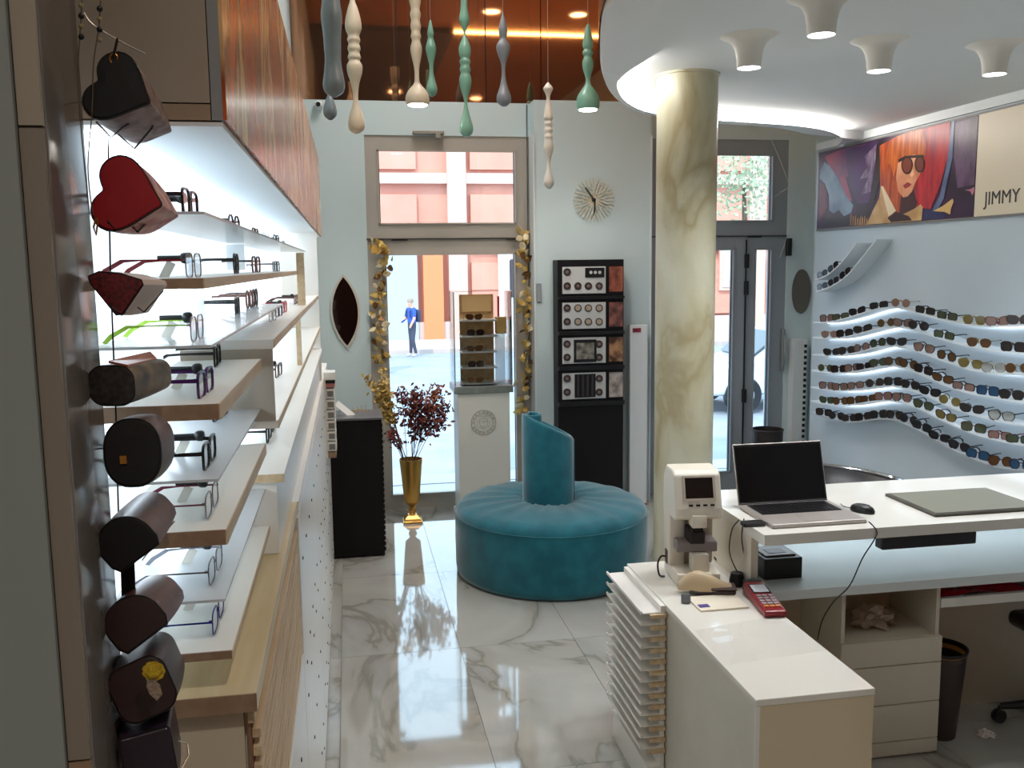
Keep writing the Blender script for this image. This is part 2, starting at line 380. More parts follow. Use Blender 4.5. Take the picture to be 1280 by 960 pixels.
# ---------------------------------------------------------------- spectacles
def outline(style, n=22):
    a, b, e = {'round': (.0235, .0225, 2.0), 'rect': (.0265, .0175, 3.6), 'square': (.0265, .0220, 3.0), 'aviator': (.0280, .0245, 2.2), 'cat': (.0275, .0200, 2.5)}[style]
    P = []
    for i in range(n):
        t = 2*PI*i/n; c, s_ = math.cos(t), math.sin(t)
        x = a*math.copysign(abs(c)**(2/e), c); z = b*math.copysign(abs(s_)**(2/e), s_)
        if style == 'aviator': x *= 1 - .16*max(0, -z/b); z *= (1.08 if z < 0 else .8)
        if style == 'cat': z += .006*max(0, x/a)
        P.append((x, z))
    return P, a, b
GM = {}
def glass_mesh(style, thick):
    key = (style, thick)
    if key in GM: return GM[key]
    P, a, b = outline(style); cx = .0335 if a < .025 else .0345
    r = .0032 if thick else .0013; dpt = .0040 if thick else .0018
    m_ = MB()
    for sg in (1, -1):
        Q = [(sg*x, z) for x, z in P]
        inn = [(sg*cx + x, z+b) for x, z in Q]; out = [(sg*cx + x*(1+r/a), z*(1+r/b)+b) for x, z in Q]
        m_.grid([[(x, -dpt/2, z) for x, z in inn], [(x, -dpt/2, z) for x, z in out], [(x, dpt/2, z) for x, z in out], [(x, dpt/2, z) for x, z in inn]], closeu=True, closev=True)
    br = .0026 if thick else .0013
    m_.tube([(-.0105 if a < .026 else -.0085, 0, b*1.25), (0, -.001, b*1.45), (.0105 if a < .026 else .0085, 0, b*1.25)], br, 6)
    if style == 'aviator': m_.tube([(-.012, 0, b*1.62), (.012, 0, b*1.62)], .0012, 6)
    for sg in (1, -1): m_.box(sg*(cx+a-.001), -dpt/2, b*1.35, sg*(cx+a+.005), dpt/2+.004, b*1.35+(.006 if thick else .003))
    fr = m_.mesh('spectacle_frame', True, 35)
    m_ = MB(); m_.bm.faces.new([m_.bm.verts.new((x, 0, z+b)) for x, z in P])
    g = bmesh.ops.inset_region(m_.bm, faces=list(m_.bm.faces), thickness=a*.45)
    for f in m_.bm.faces:
        pass
    ln = m_.mesh('spectacle_lens', True)
    hz = b*1.35 + (.003 if thick else .0015); xe = cx+a+.0045
    m_ = MB(); w = .0014 if thick else .0009
    top = [(.004, hz+.003 if thick else hz+.0012), (.06, hz+.0025 if thick else hz+.001), (.088, hz+.0012), (.112, hz-.012), (.122, .002)]
    bot = [(.004, hz-.003 if thick else hz-.0012), (.06, hz-.002 if thick else hz-.001), (.084, hz-.003), (.106, hz-.016), (.116, .0)]
    m_.grid([[(xe-w, y, z) for y, z in top], [(xe+w, y, z) for y, z in top], [(xe+w, y, z) for y, z in bot], [(xe-w, y, z) for y, z in bot]], closev=True)
    tp = m_.mesh('spectacle_temple')
    m_ = MB()
    m_.grid([[(-(xe-w), y, z) for y, z in top], [(-(xe+w), y, z) for y, z in top], [(-(xe+w), y, z) for y, z in bot], [(-(xe-w), y, z) for y, z in bot]], closev=True)
    tq = m_.mesh('spectacle_temple')
    GM[key] = (fr, ln, tp, tq, cx, b, xe, hz); return GM[key]
_lens = {}
def lens_mat(c, a=.78):
    k = (c, a)
    if k not in _lens: _lens[k] = glassy('lens_tint_%d_%d_%d_%d' % (*c, int(a*100)), tuple(min(255, int(v*.9+20)) for v in c), rough=.02, diff=a, dcol=c, ior=1.5)
    return _lens[k]
lockd = {}
def lock_mesh():
    if not lockd:
        m_ = MB(); mt = Matrix.Rotation(-PI/2, 4, 'X')
        m_.lathe([(.0045, 0), (.0045, .034), (.0075, .036), (.009, .040), (.009, .046), (.007, .049), (.003, .050)], (0, 0, 0), 14, mtx=mt)
        lockd['l'] = m_.mesh('security_lock', True, 40)
        lockd['t'] = B(-.0006, -.007, -.030, .0006, .007, 0).mesh('price_tag')
    return lockd
fr_mats = {}
def spectacles(name, mtx, style, thick, fcol, lcol, la, label, cat, group=None, lock=False, price=False, tcol=None, metal=False):
    fr, ln, tp, tq, cx, b, xe, hz = glass_mesh(style, thick)
    t = thing(name, (0, 0, 0), label, cat, group); t.matrix_world = mtx
    k = ('f', fcol, metal)
    if k not in fr_mats: fr_mats[k] = mat('frame_%d_%d_%d_%d' % (*fcol, metal), fcol, .22, metal=.9 if metal else 0.)
    fm = fr_mats[k]; lm = lens_mat(lcol, la)
    k2 = ('f', tcol, metal)
    if tcol and k2 not in fr_mats: fr_mats[k2] = mat('temple_%d_%d_%d' % tcol, tcol, .25)
    tm = fr_mats[k2] if tcol else fm
    inst('frame', fr, fm, t); inst('lens', ln, lm, t, (cx, 0, 0)); o = inst('lens', ln, lm, t, (-cx, 0, 0)); o.scale = (-1, 1, 1)
    inst('temple', tp, tm, t); inst('temple', tq, tm, t)
    if lock:
        o = inst('security_lock', lock_mesh()['l'], black_m, t, (xe+.005, .066, hz+.004)); o.rotation_euler = (0, 0, PI)
    if price: inst('price_tag', lock_mesh()['t'], mat('paper', (222, 220, 208), .7), t, (xe+.002, .045, hz-.002), (.5, 0, 0))
    return t

# ---------------------------------------------------------------- left display: art box, niche, shelves
beige_m = mat('beige_panel', (158, 148, 134), .5, col2=(150, 140, 126), vscale=3)
grey_edge_m = mat('grey_edge', (140, 144, 146), .4)
XN = -.357
ab = thing('wall_cabinet', (-.26, 3.8, 2.20), 'long beige overhead cabinet above the lit eyeglass shelves', 'cabinet')
B(XN, 1.36, 2.20, -.162, 6.28, 2.70, .002).build('body', beige_m, ab)
B(XN, 1.350, 2.225, -.176, 1.362, 2.70).build('side_panel', beige_m, ab)
B(XN, 1.350, 2.202, -.176, 1.362, 2.223).build('side_rail', mat('beige_rail', (150, 132, 112), .5), ab)
B(-.1745, 1.350, 2.202, -.160, 1.362, 2.70).build('edge_strip', grey_edge_m, ab)
B(XN, 1.352, 2.194, -.162, 6.28, 2.1995).build('underside_panel', whited_m, ab)
art_m = mat('abstract_print', (190, 120, 70), .22, spec=.35, vscale=1.9, detail=6, distort=1.3, vstretch=(1, 1.9, .7),
            ramp=[(.22, (70, 26, 14)), (.34, (176, 52, 24)), (.42, (214, 110, 52)), (.48, (150, 76, 36)), (.54, (222, 190, 140)), (.60, (205, 120, 70)), (.68, (226, 214, 176)), (.76, (150, 160, 96)), (.85, (216, 84, 40))])
ys = [1.352, 2.30, 3.26, 4.25, 5.25, 6.285]
for a, b in zip(ys, ys[1:]): B(-.1615, a+.001, 2.203, -.155, b-.001, 2.70).build('art_panel', art_m, ab)
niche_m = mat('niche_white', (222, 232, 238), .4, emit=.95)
nb = thing('niche_back', (-.35, 3.7, 1.345), 'white luminous back panels of the eyeglass niche', 'back panel')
ys = [1.27, 2.05, 2.88, 3.55, 4.25, 5.05, 6.20]
for a, b in zip(ys, ys[1:]): B(-.3598, a+.0015, 1.345, -.352, b-.0015, 2.192).build('back_panel', niche_m, nb)
# led strips (the shelf lighting)
for k, (x0, y0, z0, x1, y1, z1, lb) in enumerate((
    (-.345, 1.40, 2.186, -.330, 6.1, 2.192, 'thin white light strip under the overhead art cabinet'),
    (-.345, 1.40, 1.9685, -.335, 3.8, 1.972, 'thin white light strip under the topmost oak shelf'),
    (-.345, 1.40, 1.7825, -.335, 2.0, 1.786, 'thin white light strip under the second oak shelf'),
    (-.345, 1.40, 1.5975, -.335, 2.0, 1.601, 'thin white light strip under the third oak shelf'),
    (-.345, 2.10, 1.823, -.335, 5.1, 1.8265, 'thin white light strip under the far display board'),
    (-.345, 2.10, 1.650, -.335, 5.1, 1.6535, 'thin white light strip under the lower far display board'))):
    tag(B(x0, y0, z0, x1, y1, z1).build('led_strip', led_m), lb, 'light strip')
def shelf(z1, y0, y1, xf, th, label, name='oak_shelf', group='oak shelves in the lit niche'):
    t = thing(name, (-.26, (y0+y1)/2, z1-th), label, 'shelf', group)
    B(-.3515, y0+.003, z1-th, xf-.002, y1, z1).build('board', mat('shelf_top', (226, 224, 216), .35), t)
    B(xf-.002, y0, z1-th, xf, y1, z1).build('front_edge', wood_m, t)
    B(-.3515, y0, z1-th, xf-.002, y0+.003, z1).build('end_edge', wooddark_m, t)
    return t
shelf(1.987, 1.35, 3.85, -.196, .0145, 'topmost long oak-edged shelf of the niche')
shelf(1.809, 1.35, 2.01, -.184, .0225, 'second short oak-edged shelf below the topmost one')
shelf(1.6245, 1.35, 2.02, -.184, .0225, 'third short oak-edged shelf in the niche')
shelf(1.441, 1.35, 2.02, -.184, .0125, 'lowest thin oak-edged shelf just above the wide ledge')
for z, y1, lb in ((2.079, 4.6, 'clear acrylic ledge above the topmost oak shelf'), (1.893, 2.86, 'clear acrylic ledge between topmost and second oak shelf'), (1.700, 2.05, 'clear acrylic ledge between second and third oak shelf'), (1.52, 2.05, 'clear acrylic ledge below the third oak shelf')):
    tag(B(-.3515, 1.352, z-.004, -.192, y1, z).build('acrylic_shelf', acryl_m), lb, 'shelf', 'acrylic ledges in the lit niche')
for y in (2.045, 2.885):
    tag(B(-.3515, y-.002, 1.995 if y > 2.5 else 1.46, -.30, y+.002, 2.07 if y > 2.5 else 1.96).build('acrylic_divider', acryl_m), 'upright clear acrylic divider %s' % ('over the topmost oak shelf' if y > 2.5 else 'at the end of the short oak shelves'), 'divider')
# far unit : boxes and boards
fu = thing('far_display_unit', (-.25, 3.6, 1.37), 'white and oak display boards continuing the niche towards the window', 'display unit')
def fb(name, *a, m=white_m, bev=0): return B(*a, bev=bev).build(name, m, fu)
fb('top_board', -.3515, 2.03, 1.828, -.160, 5.2, 1.848); fb('board_edge', -.160, 2.03, 1.830, -.158, 5.2, 1.848, m=wood_m)
fb('end_panel', -.3515, 2.025, 1.672, -.162, 2.033, 1.828, m=beige_m)
fb('lower_board', -.3515, 2.03, 1.655, -.158, 5.2, 1.672); fb('board_edge', -.158, 2.03, 1.655, -.156, 5.2, 1.672, m=wood_m)
fb('step_board', -.3515, 2.033, 1.535, -.150, 5.2, 1.553); fb('board_end', -.3515, 2.03, 1.535, -.150, 2.033, 1.553, m=wood_m)
fb('step_riser', -.3515, 2.04, 1.372, -.168, 5.2, 1.535, m=white_m)
fb('upright_post', -.175, 3.18, 1.672, -.160, 3.22, 1.828, m=wood_m)
fb('upper_post', -.20, 3.86, 1.848, -.170, 3.90, 2.06, m=wood_m)
fb('end_post', -.3515, 5.2, 1.372, -.156, 5.23, 2.19, m=white_m)
# ---------------------------------------------------------------- lower cabinet run
lc = thing('base_cabinet_run', (-.25, 3.8, 0), 'long white base cabinet with slatted oak front and pegged white panels', 'cabinet')
def lb_(name, *a, m=white_m, bev=0): return B(*a, bev=bev).build(name, m, lc)
lb_('body', -.3598, 1.385, 0, -.170, 6.2, 1.342)
lb_('end_panel', -.3598, 1.372, 0, -.177, 1.385, 1.342, m=mat('cream_panel', (196, 184, 162), .5))
lw = lb_('ledge', -.3515, 1.353, 1.343, -.154, 2.50, 1.371, m=mat('ledge_wood', (214, 200, 166), .4, col2=(196, 176, 134), vscale=4, vstretch=(7, .5, 7)))
B(-.3515, 1.350, 1.343, -.154, 1.353, 1.371).build('end_edge', wooddark_m, lw)
lb_('far_ledge', -.3515, 2.50, 1.343, -.150, 6.2, 1.371)
lb_('apron', -.170, 1.365, 1.318, -.160, 2.46, 1.343, m=wood_m)
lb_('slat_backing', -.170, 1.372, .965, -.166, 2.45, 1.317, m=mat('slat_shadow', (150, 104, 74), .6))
for k in range(12):
    z = 1.308 - k*.0295
    lb_('slat', -.1645, 1.366, z-.014, -.1525, 2.45, z, m=wood_m)
for (a, b, c, d) in ((1.386, 2.45, .505, .962), (1.386, 2.45, .05, .5), (2.46, 3.68, .69, 1.338), (2.46, 3.68, .05, .685), (3.69, 4.93, .69, 1.338), (3.69, 4.93, .05, .685), (4.94, 6.19, .69, 1.338), (4.94, 6.19, .05, .685)):
    p = lb_('front_panel', -.170, a, c, -.150, b, d, bev=.0015)
    m_ = MB()
    for q in range(max(2, int((b-a)/.22))):
        y = a+.12+q*.22
        for z in (c+.09, c+.19, d-.15):
            if z < d-.05: m_.box(-.151, y-.004, z-.004, -.1475, y+.004, z+.004)
    stuff(m_.build('peg_hole', dark_m, p))
lb_('plinth', -.170, 1.39, 0, -.158, 6.19, .048, m=grey_edge_m)
# near post with panels
po = thing('panelled_post', (-.42, 1.18, 0), 'tall grey-beige panelled post beside the hanging cases', 'post')
B(-.72, 1.11, 0, -.3605, 1.262, 3.2).build('post_core', beige_m, po)
gl_m = mat('post_gloss', (104, 98, 92), .16, spec=.7)
B(-.3605, 1.103, 0, -.317, 1.262, 3.2, .006, 3).build('glossy_side', gl_m, po, smooth=True)
for z0, z1, mm in ((.0, 1.395, beige_m), (1.398, 1.424, wooddark_m), (1.427, 2.153, mat('post_beige', (132, 122, 110), .5)), (2.156, 3.2, beige_m)):
    B(-.3425, 1.096, z0, -.3185, 1.104, z1).build('trim_panel', mm, po)
B(-.72, 1.090, 0, -.3445, 1.11, 3.2).build('side_board', mat('post_grey', (140, 146, 142), .5), po)
# ---------------------------------------------------------------- eyeglasses in the niche
def facing_right(x, y, z, yaw=0): return Matrix.Translation((x, y, z)) @ Matrix.Rotation(PI/2+yaw, 4, 'Z')
BK, RD, PU, GD, BL, SV, GN, BR = (18, 17, 20), (120, 16, 30), (70, 26, 92), (150, 120, 80), (28, 34, 120), (130, 130, 136), (150, 190, 60), (80, 44, 30)
clear = (235, 240, 244)
near = [(252, 2.079, 'rect', True, BK, None, 'black rectangular eyeglasses on the acrylic ledge beside the red heart case'),
        (326, 1.987, 'rect', False, SV, RD, 'half-rim eyeglasses with dark red temples on the topmost oak shelf'),
        (404, 1.893, 'rect', False, SV, GN, 'rimless eyeglasses with lime green temples on an acrylic ledge'),
        (478, 1.809, 'rect', True, PU, PU, 'purple rectangular eyeglasses on the second oak shelf'),
        (556, 1.700, 'rect', True, BK, BK, 'black eyeglasses on the acrylic ledge beside the round brown case'),
        (632, 1.6245, 'rect', False, SV, (110, 30, 60), 'silver eyeglasses with burgundy temples on the third oak shelf'),
        (702, 1.520, 'rect', False, SV, SV, 'thin rimless silver eyeglasses on the lowest acrylic ledge'),
        (768, 1.441, 'rect', False, BL, BL, 'cobalt blue eyeglasses with paper tag on the lowest oak shelf')]
for yy, z, st, th, fc, tc, lb in near:
    spectacles('eyeglasses', facing_right(-.2235+(.004 if yy > 450 else -.004), 1.466, z+.001, random.uniform(-.03, .03)), st, th, fc, clear, .10, lb, 'eyeglasses', 'eyeglasses at the near end of the niche', lock=True, price=True, tcol=tc, metal=(not th and fc == SV))
lev = {'l5': 2.079, 'l4': 1.987, 'l3': 1.893, 'l2': 1.809, 'l1': 1.700, 'l0': 1.6245, 'm1': 1.848, 'm2': 1.672, 'm3': 1.553}
nm = {'l5': 'acrylic ledge above the topmost oak shelf', 'l4': 'topmost oak shelf', 'l3': 'acrylic ledge below the topmost shelf', 'l2': 'second oak shelf', 'l1': 'acrylic ledge above the third oak shelf', 'l0': 'third oak shelf', 'm1': 'top board of the far unit', 'm2': 'lower board of the far unit', 'm3': 'step board of the far unit'}
cn = {BK: 'black', RD: 'dark red', BR: 'brown', SV: 'silver', (170, 30, 44): 'bright red', PU: 'purple', BL: 'blue'}
RD2 = (170, 30, 44)
far = [('l5', 292, BK, 'round'), ('l5', 318, BR, 'rect'), ('l5', 331, SV, 'rect'), ('l5', 344, BK, 'square'), ('l5', 353, SV, 'rect'),
       ('l4', 295, BK, 'round'), ('l4', 320, BK, 'square'), ('l4', 346, BK, 'rect'), ('l4', 357, SV, 'rect'),
       ('l3', 297, BK, 'rect'), ('l3', 321, BK, 'round'), ('l3', 339, BR, 'round'),
       ('l2', 300, BK, 'rect'), ('l1', 305, BK, 'rect'), ('l0', 307, RD2, 'rect'),
       ('m1', 356, RD2, 'rect'), ('m1', 349, BK, 'rect'), ('m1', 341, SV, 'rect'), ('m1', 371, BR, 'rect'),
       ('m2', 336, BK, 'rect'), ('m2', 349, BR, 'rect'), ('m3', 337, BK, 'square'), ('m3', 343, BK, 'rect'), ('m3', 363, BR, 'rect')]
cnt = {}; usedy = {}
for lv, x, fc, st in far: cnt[(lv, fc, st)] = cnt.get((lv, fc, st), 0)+1
for lv, x, fc, st in far:
    z = lev[lv]; yv = {'l5': 270, 'l4': 328, 'l3': 390, 'l2': 450, 'l1': 512, 'l0': 567, 'm1': 400, 'm2': 480, 'm3': 560}[lv]
    X = -.262 if lv[0] == 'l' else -.215
    p = pxx(x, yv, X); Y = min(max(p.y, 1.70), 4.4 if lv != 'm1' else 4.9)
    if lv in ('l2', 'l1', 'l0'): Y = min(Y, 1.92)
    if lv == 'l3': Y = min(Y, 2.75)
    if lv == 'l4': Y = min(Y, 3.72)
    if lv[0] == 'm': Y = max(Y, 2.12)
    while any(abs(Y-q) < .155 for q in usedy.get(lv, [])): Y += .02 if lv[0] == 'm' else -.02
    usedy.setdefault(lv, []).append(Y)
    spectacles('eyeglasses', facing_right(X, Y, z+.001, random.uniform(-.1, .05)), st, fc != SV, fc, clear, .08,
               '%s %s eyeglasses on the %s' % (cn[fc], {'round': 'round', 'rect': 'rectangular', 'square': 'square'}[st], nm[lv]), 'eyeglasses', 'eyeglasses along the niche', lock=(lv[0] == 'm'))
# small rack of drawers at the far end of the base run
rk = thing('stacked_box_rack', (-.122, 5.42, .90), 'white rack of stacked little boxes hung on the end of the base cabinet', 'rack')
B(-.1495, 5.36, .90, -.142, 5.52, 1.40).build('rack_back', white_m, rk)
B(-.142, 5.36, .90, -.095, 5.50, .935).build('brown_box', wooddark_m, rk)
for k in range(6):
    z = .94+k*.062; o = B(-.142, 5.362, z, -.092, 5.50, z+.054, .002).build('little_box', white_m, rk)
    B(-.134, 5.360, z+.010, -.100, 5.3625, z+.042).build('opening', mat('slot_grey', (120, 120, 118), .6), o)
B(-.142, 5.36, 1.315, -.09, 5.50, 1.335).build('red_leaflet', mat('leaflet_red', (176, 110, 100), .6), rk)
B(-.142, 5.36, 1.337, -.088, 5.50, 1.355).build('dark_leaflet', dark_m, rk)
B(-.142, 5.36, 1.357, -.086, 5.50, 1.40).build('white_leaflet', white_m, rk)
for (x, y, z, w, lb) in ((-.20, 2.75, 1.3715, .09, 'small black case lid on the far white ledge'), (-.20, 2.45+.17, 1.3715, .05, 'tiny black holder on the far white ledge')):
    tag(B(x-.03, y, z, x+.03, y+w, z+.018, .004).build('small_black_case', black_m), lb, 'case')
# ---------------------------------------------------------------- hanging cases
def heart(n=40):
    P = []
    for i in range(n):
        t = 2*PI*i/n; hx, hz = 16*math.sin(t)**3/17, (13*math.cos(t)-5*math.cos(2*t)-2*math.cos(3*t)-math.cos(4*t))/17+.12; P.append((hx*.68+.92*math.sin(t)*.32, hz*.68+.86*math.cos(t)*.32))
    return P
def dshape(n=20, flat=-.75): return [(math.cos(PI*i/n), math.sin(PI*i/n)*.95) for i in range(n+1)] + [(-1, flat*.6), (-.85, flat), (.85, flat), (1, flat*.6)]
def rrect(n=6, r=.35):
    P = []
    for cx, cy, a0 in ((1-r, 1-r, 0), (-1+r, 1-r, PI/2), (-1+r, -1+r, PI), (1-r, -1+r, 1.5*PI)):
        for i in range(n+1): P.append((cx+r*math.cos(a0+PI/2*i/n), cy+r*math.sin(a0+PI/2*i/n)))
    return P
def tri(): return [(-1, .75), (-.6, .95), (.2, .85), (.95, .55), (1, .35), (.45, -.55), (.2, -.95), (-.05, -1.0), (-.45, -.35), (-.95, .45)]
def loft(poly, A, Bc, ra, rb, roll=0., squash=1., rows=7, bulge=.05):
    """case body: polygon swept from A to Bc; returns rings"""
    ax = (Bc-A).normalized(); side = ax.cross(Vector((0, 0, 1))).normalized(); up = side.cross(ax)
    # screen-like frame: u to the right as seen from the camera
    if side.dot(RT) < 0: side = -side
    R = []
    for k in range(rows):
        t = k/(rows-1); c = A.lerp(Bc, t); r = (ra+(rb-ra)*t)*(1+bulge*math.sin(PI*t))
        ring = []
        for u, v in poly:
            uu = u*math.cos(roll)-v*math.sin(roll); vv = u*math.sin(roll)+v*math.cos(roll)
            ring.append(c + side*uu*r + up*vv*r*squash)
        R.append(ring)
    return R
YC = 1.225
def case(label, poly, a_px, b_px, ra_px, rb_px, body_m, end_m, roll=0., squash=1., dY=.10, hook=True, extra=None, bulge=.05, ya=YC-.03):
    A = py(*a_px, ya); Bc = py(*b_px, ya+dY); ra = ra_px*ya/FPX*.99; rb = rb_px*(ya+dY)/FPX*.99
    R = loft(poly, A, Bc, ra, rb, roll, squash, bulge=bulge)
    t = thing('spectacle_case', (A.x, A.y, min(p.z for r in R for p in r)), label, 'glasses case', 'spectacle cases hung on the post')
    MB().grid(R, closeu=True).build('case_body', body_m, t, smooth=True, ang=38)
    n = (A-Bc).normalized()
    f = MB(); c0 = sum((p for p in R[0]), Vector())/len(R[0])
    f.grid([[p for p in R[0]], [c0+(p-c0)*.94+n*.003 for p in R[0]], [c0+(p-c0)*.5+n*.004 for p in R[0]]], closeu=True); f.bm.faces.new([f.bm.verts.new(c0+(p-c0)*.5+n*.004) for p in R[0]])
    f.build('front_end', end_m, t, smooth=True, ang=30)
    MB().face(list(R[-1])).build('back_end', body_m, t)
    m_ = MB(); c1 = sum((p for p in R[0]), Vector())/len(R[0])
    m_.tube([p+n*.0008 for p in R[0]]+[R[0][0]+n*.0008], .0011, 5)
    m_.build('seam_piping', black_m, t)
    return t, A, Bc, R
leather_br = mat('leather_brown', (86, 54, 46), .38, bump=.06, bscale=400, col2=(70, 42, 36), vscale=30)
leather_dk = mat('leather_dark', (48, 32, 32), .4, bump=.06, bscale=400)
leather_pl = mat('leather_plum', (40, 28, 42), .36, bump=.06, bscale=400)
blackfab = mat('black_felt', (12, 10, 13), .7)
tan_m = mat('printed_tan', (150, 126, 116), .5, col2=(96, 66, 58), vscale=60, detail=6)
pink_m = mat('printed_pink', (206, 160, 146), .5, col2=(158, 60, 56), vscale=45, detail=6)
rose_m = mat('red_leopard', (120, 30, 36), .5, col2=(52, 14, 20), vscale=220, detail=3)
flor_m = mat('dark_floral', (44, 40, 36), .45, col2=(120, 100, 66), vscale=28, detail=7)
flor2_m = mat('dark_floral_end', (30, 28, 30), .5, col2=(58, 52, 48), vscale=160)
cream_m = mat('cream_fabric', (206, 190, 180), .6)
def wire_v(t, pts, r=.0013, m=None, name='wire_loop'):
    MB().tube([py(x, y, Y) for x, y, Y in pts], r, 6).build(name, m or dark_m, t)
t, *_ = case('black heart-shaped spectacle case hung topmost on the post', heart(), (148, 112), (186, 152), 45, 33, tan_m, blackfab, roll=1.15)
wire_v(t, [(120, 152, 1.19), (139, 172, 1.19), (152, 160, 1.2), (180, 142, 1.25)]); wire_v(t, [(148, 168, 1.2), (168, 186, 1.2), (190, 160, 1.24), (194, 148, 1.26), (186, 144, 1.27)])
t, *_ = case('red heart-shaped spectacle case hung below the black heart', heart(), (158, 245), (192, 262), 48, 34, pink_m, mat('red_felt', (150, 12, 26), .6), roll=1.3)
wire_v(t, [(135, 276, 1.19), (144, 288, 1.19), (176, 258, 1.25)]); wire_v(t, [(162, 280, 1.2), (172, 290, 1.2), (198, 262, 1.26)])
t, *_ = case('dark red patterned triangular spectacle case', tri(), (146, 366), (178, 366), 31, 29, cream_m, rose_m, squash=.85)
wire_v(t, [(140, 384, 1.19), (152, 394, 1.19), (190, 360, 1.26)], .001); wire_v(t, [(172, 384, 1.21), (180, 390, 1.21), (204, 364, 1.27)], .001)
t, A, Bc, R = case('dark floral spectacle case with an orange-brown leather flap', rrect(6, .7), (140, 482), (192, 468), 28, 22, flor_m, flor2_m, squash=.86, dY=.11)
ax = (Bc-A).normalized()
m_ = MB(); zt = max(p.z for p in R[0])
q = [py(136, 456, 1.20), py(188, 444, 1.30), py(196, 452, 1.29), py(160, 461, 1.19)]
m_.grid([[p + Vector((0, 0, .002)) for p in q], [p + Vector((0, 0, .005)) for p in q]], closeu=True, cap=True)
m_.build('leather_flap', mat('tan_leather', (158, 88, 62), .4, bump=.05, bscale=300), t)
wire_v(t, [(160, 504, 1.2), (178, 492, 1.24), (186, 488, 1.25), (205, 480, 1.28)], .001)
t, *_ = case('round brown leather spectacle case with black lining', rrect(8, .85), (166, 566), (186, 556), 33, 30, leather_br, blackfab, squash=1.25, dY=.08)
B(-.0, -.0, -.0, .008, .004, .01).build('brass_snap', mat('brass', (190, 130, 60), .3, metal=.9), t, local=True).location = py(150, 580, 1.188)-t.location
m_ = MB(); m_.grid([[py(156, 533, 1.20), py(178, 527, 1.20), py(200, 538, 1.25)], [py(158, 526, 1.22), py(180, 524, 1.23), py(206, 541, 1.27)]]); m_.build('collar_flap', leather_br, t)
wire_v(t, [(185, 598, 1.2), (205, 578, 1.24), (218, 566, 1.27)], .001)
t, *_ = case('brown leather spectacle case with dark pointed end and black strap', dshape(), (158, 678), (188, 640), 34, 27, leather_br, blackfab, roll=.62, dY=.12)
q = [(150, 690), (168, 696), (170, 752), (152, 752)]
m_ = MB(); m_.grid([[py(x, y, 1.235) for x, y in q], [py(x, y, 1.241) for x, y in q]], closeu=True, cap=True); m_.build('strap', blackfab, t)
wire_v(t, [(178, 700, 1.2), (200, 672, 1.26), (218, 652, 1.29)], .001, chrome_m)
t, *_ = case('dark brown leather spectacle case hung under the black strap', dshape(), (168, 778), (196, 746), 35, 29, leather_br, leather_dk, roll=.62, dY=.12)
wire_v(t, [(200, 782, 1.2), (216, 756, 1.26), (226, 742, 1.29)], .001, chrome_m)
t, *_ = case('dark spectacle case embroidered with a yellow flower', rrect(8, .6), (178, 862), (192, 828), 36, 33, leather_dk, leather_dk, roll=.35, dY=.10, squash=1.05)
nrm = Vector((0, -1, .1)).normalized()
fy = MB()
for k in range(9):
    a = 2*PI*k/9; c = py(192+8.5*math.cos(a), 839+7.5*math.sin(a), 1.158)
    fy.lathe([(.006, 0), (.005, .002), (.001, .003)], c, 8, mtx=None) if False else fy.bm.faces.new([fy.bm.verts.new(py(192+8.5*math.cos(a)+6.5*math.cos(b), 839+7.5*math.sin(a)+5.5*math.sin(b), 1.158-.0006*k)) for b in [2*PI*j/8 for j in range(8)]])
fy.face([py(192+9*math.cos(2*PI*j/12), 839+8*math.sin(2*PI*j/12), 1.152) for j in range(12)])
fy.build('flower_embroidery', mat('thread_yellow', (206, 176, 40), .7, col2=(160, 130, 20), vscale=300), t)
fy = MB(); fy.face([py(x, y, 1.156) for x, y in ((184, 850), (192, 848), (200, 856), (203, 868), (196, 876), (187, 868), (183, 858))]); fy.build('leaf_embroidery', mat('thread_beige', (156, 138, 120), .7, col2=(120, 104, 92), vscale=300), t)
wire_v(t, [(204, 878, 1.2), (216, 862, 1.24), (226, 848, 1.27)], .001)
t, *_ = case('plum leather spectacle case hung lowest on the post', rrect(4, .15), (186, 950), (192, 905), 31, 28, leather_pl, leather_pl, roll=.12, dY=.09, squash=1.25)
wire_v(t, [(205, 934, 1.22), (222, 926, 1.25), (234, 930, 1.26), (236, 944, 1.25), (226, 962, 1.22)], .0012, mat('bright_wire', (206, 196, 180), .25, metal=.9))
# hanger: rod, hooks, cord
hg = thing('case_hanger', tuple(py(140, 470, 1.262)), 'thin black hanging rod with curved wire hook at the top', 'hanger')
MB().tube([py(135, 170, 1.257), py(138, 340, 1.257), py(145, 520, 1.257), py(148, 640, 1.257), py(158, 800, 1.257), py(165, 958, 1.257)], .0011, 6).build('rod', black_m, hg)
MB().tube(spline([py(105, 16, 1.20), py(112, 27, 1.2), py(122, 35, 1.2), py(140, 46, 1.2), py(160, 57, 1.2), py(181, 67, 1.2)], 5), .0011, 6).build('curved_wire', mat('pale_wire', (176, 168, 154), .3, metal=.8), hg)
MB().tube([py(147, 48, 1.2), py(143, 66, 1.2), py(142, 72, 1.2)], .0016, 6).build('hook_clip', black_m, hg)
MB().tube([py(142+5*math.cos(a), 73+6*math.sin(a), 1.2) for a in [2*PI*i/12 for i in range(13)]], .001, 6).build('ring', mat('brass', (150, 110, 60), .3, metal=.9), hg)
MB().tube([py(130, 560, 1.257), py(143, 560, 1.257)], .0011, 6).build('side_hook', black_m, hg)
MB().tube([py(120, 272, 1.19), py(117, 284, 1.19), py(120, 294, 1.19), py(122, 280, 1.19), py(121, 272, 1.19)], .0012, 6).build('side_hook', mat('brass', (150, 110, 60)), hg)
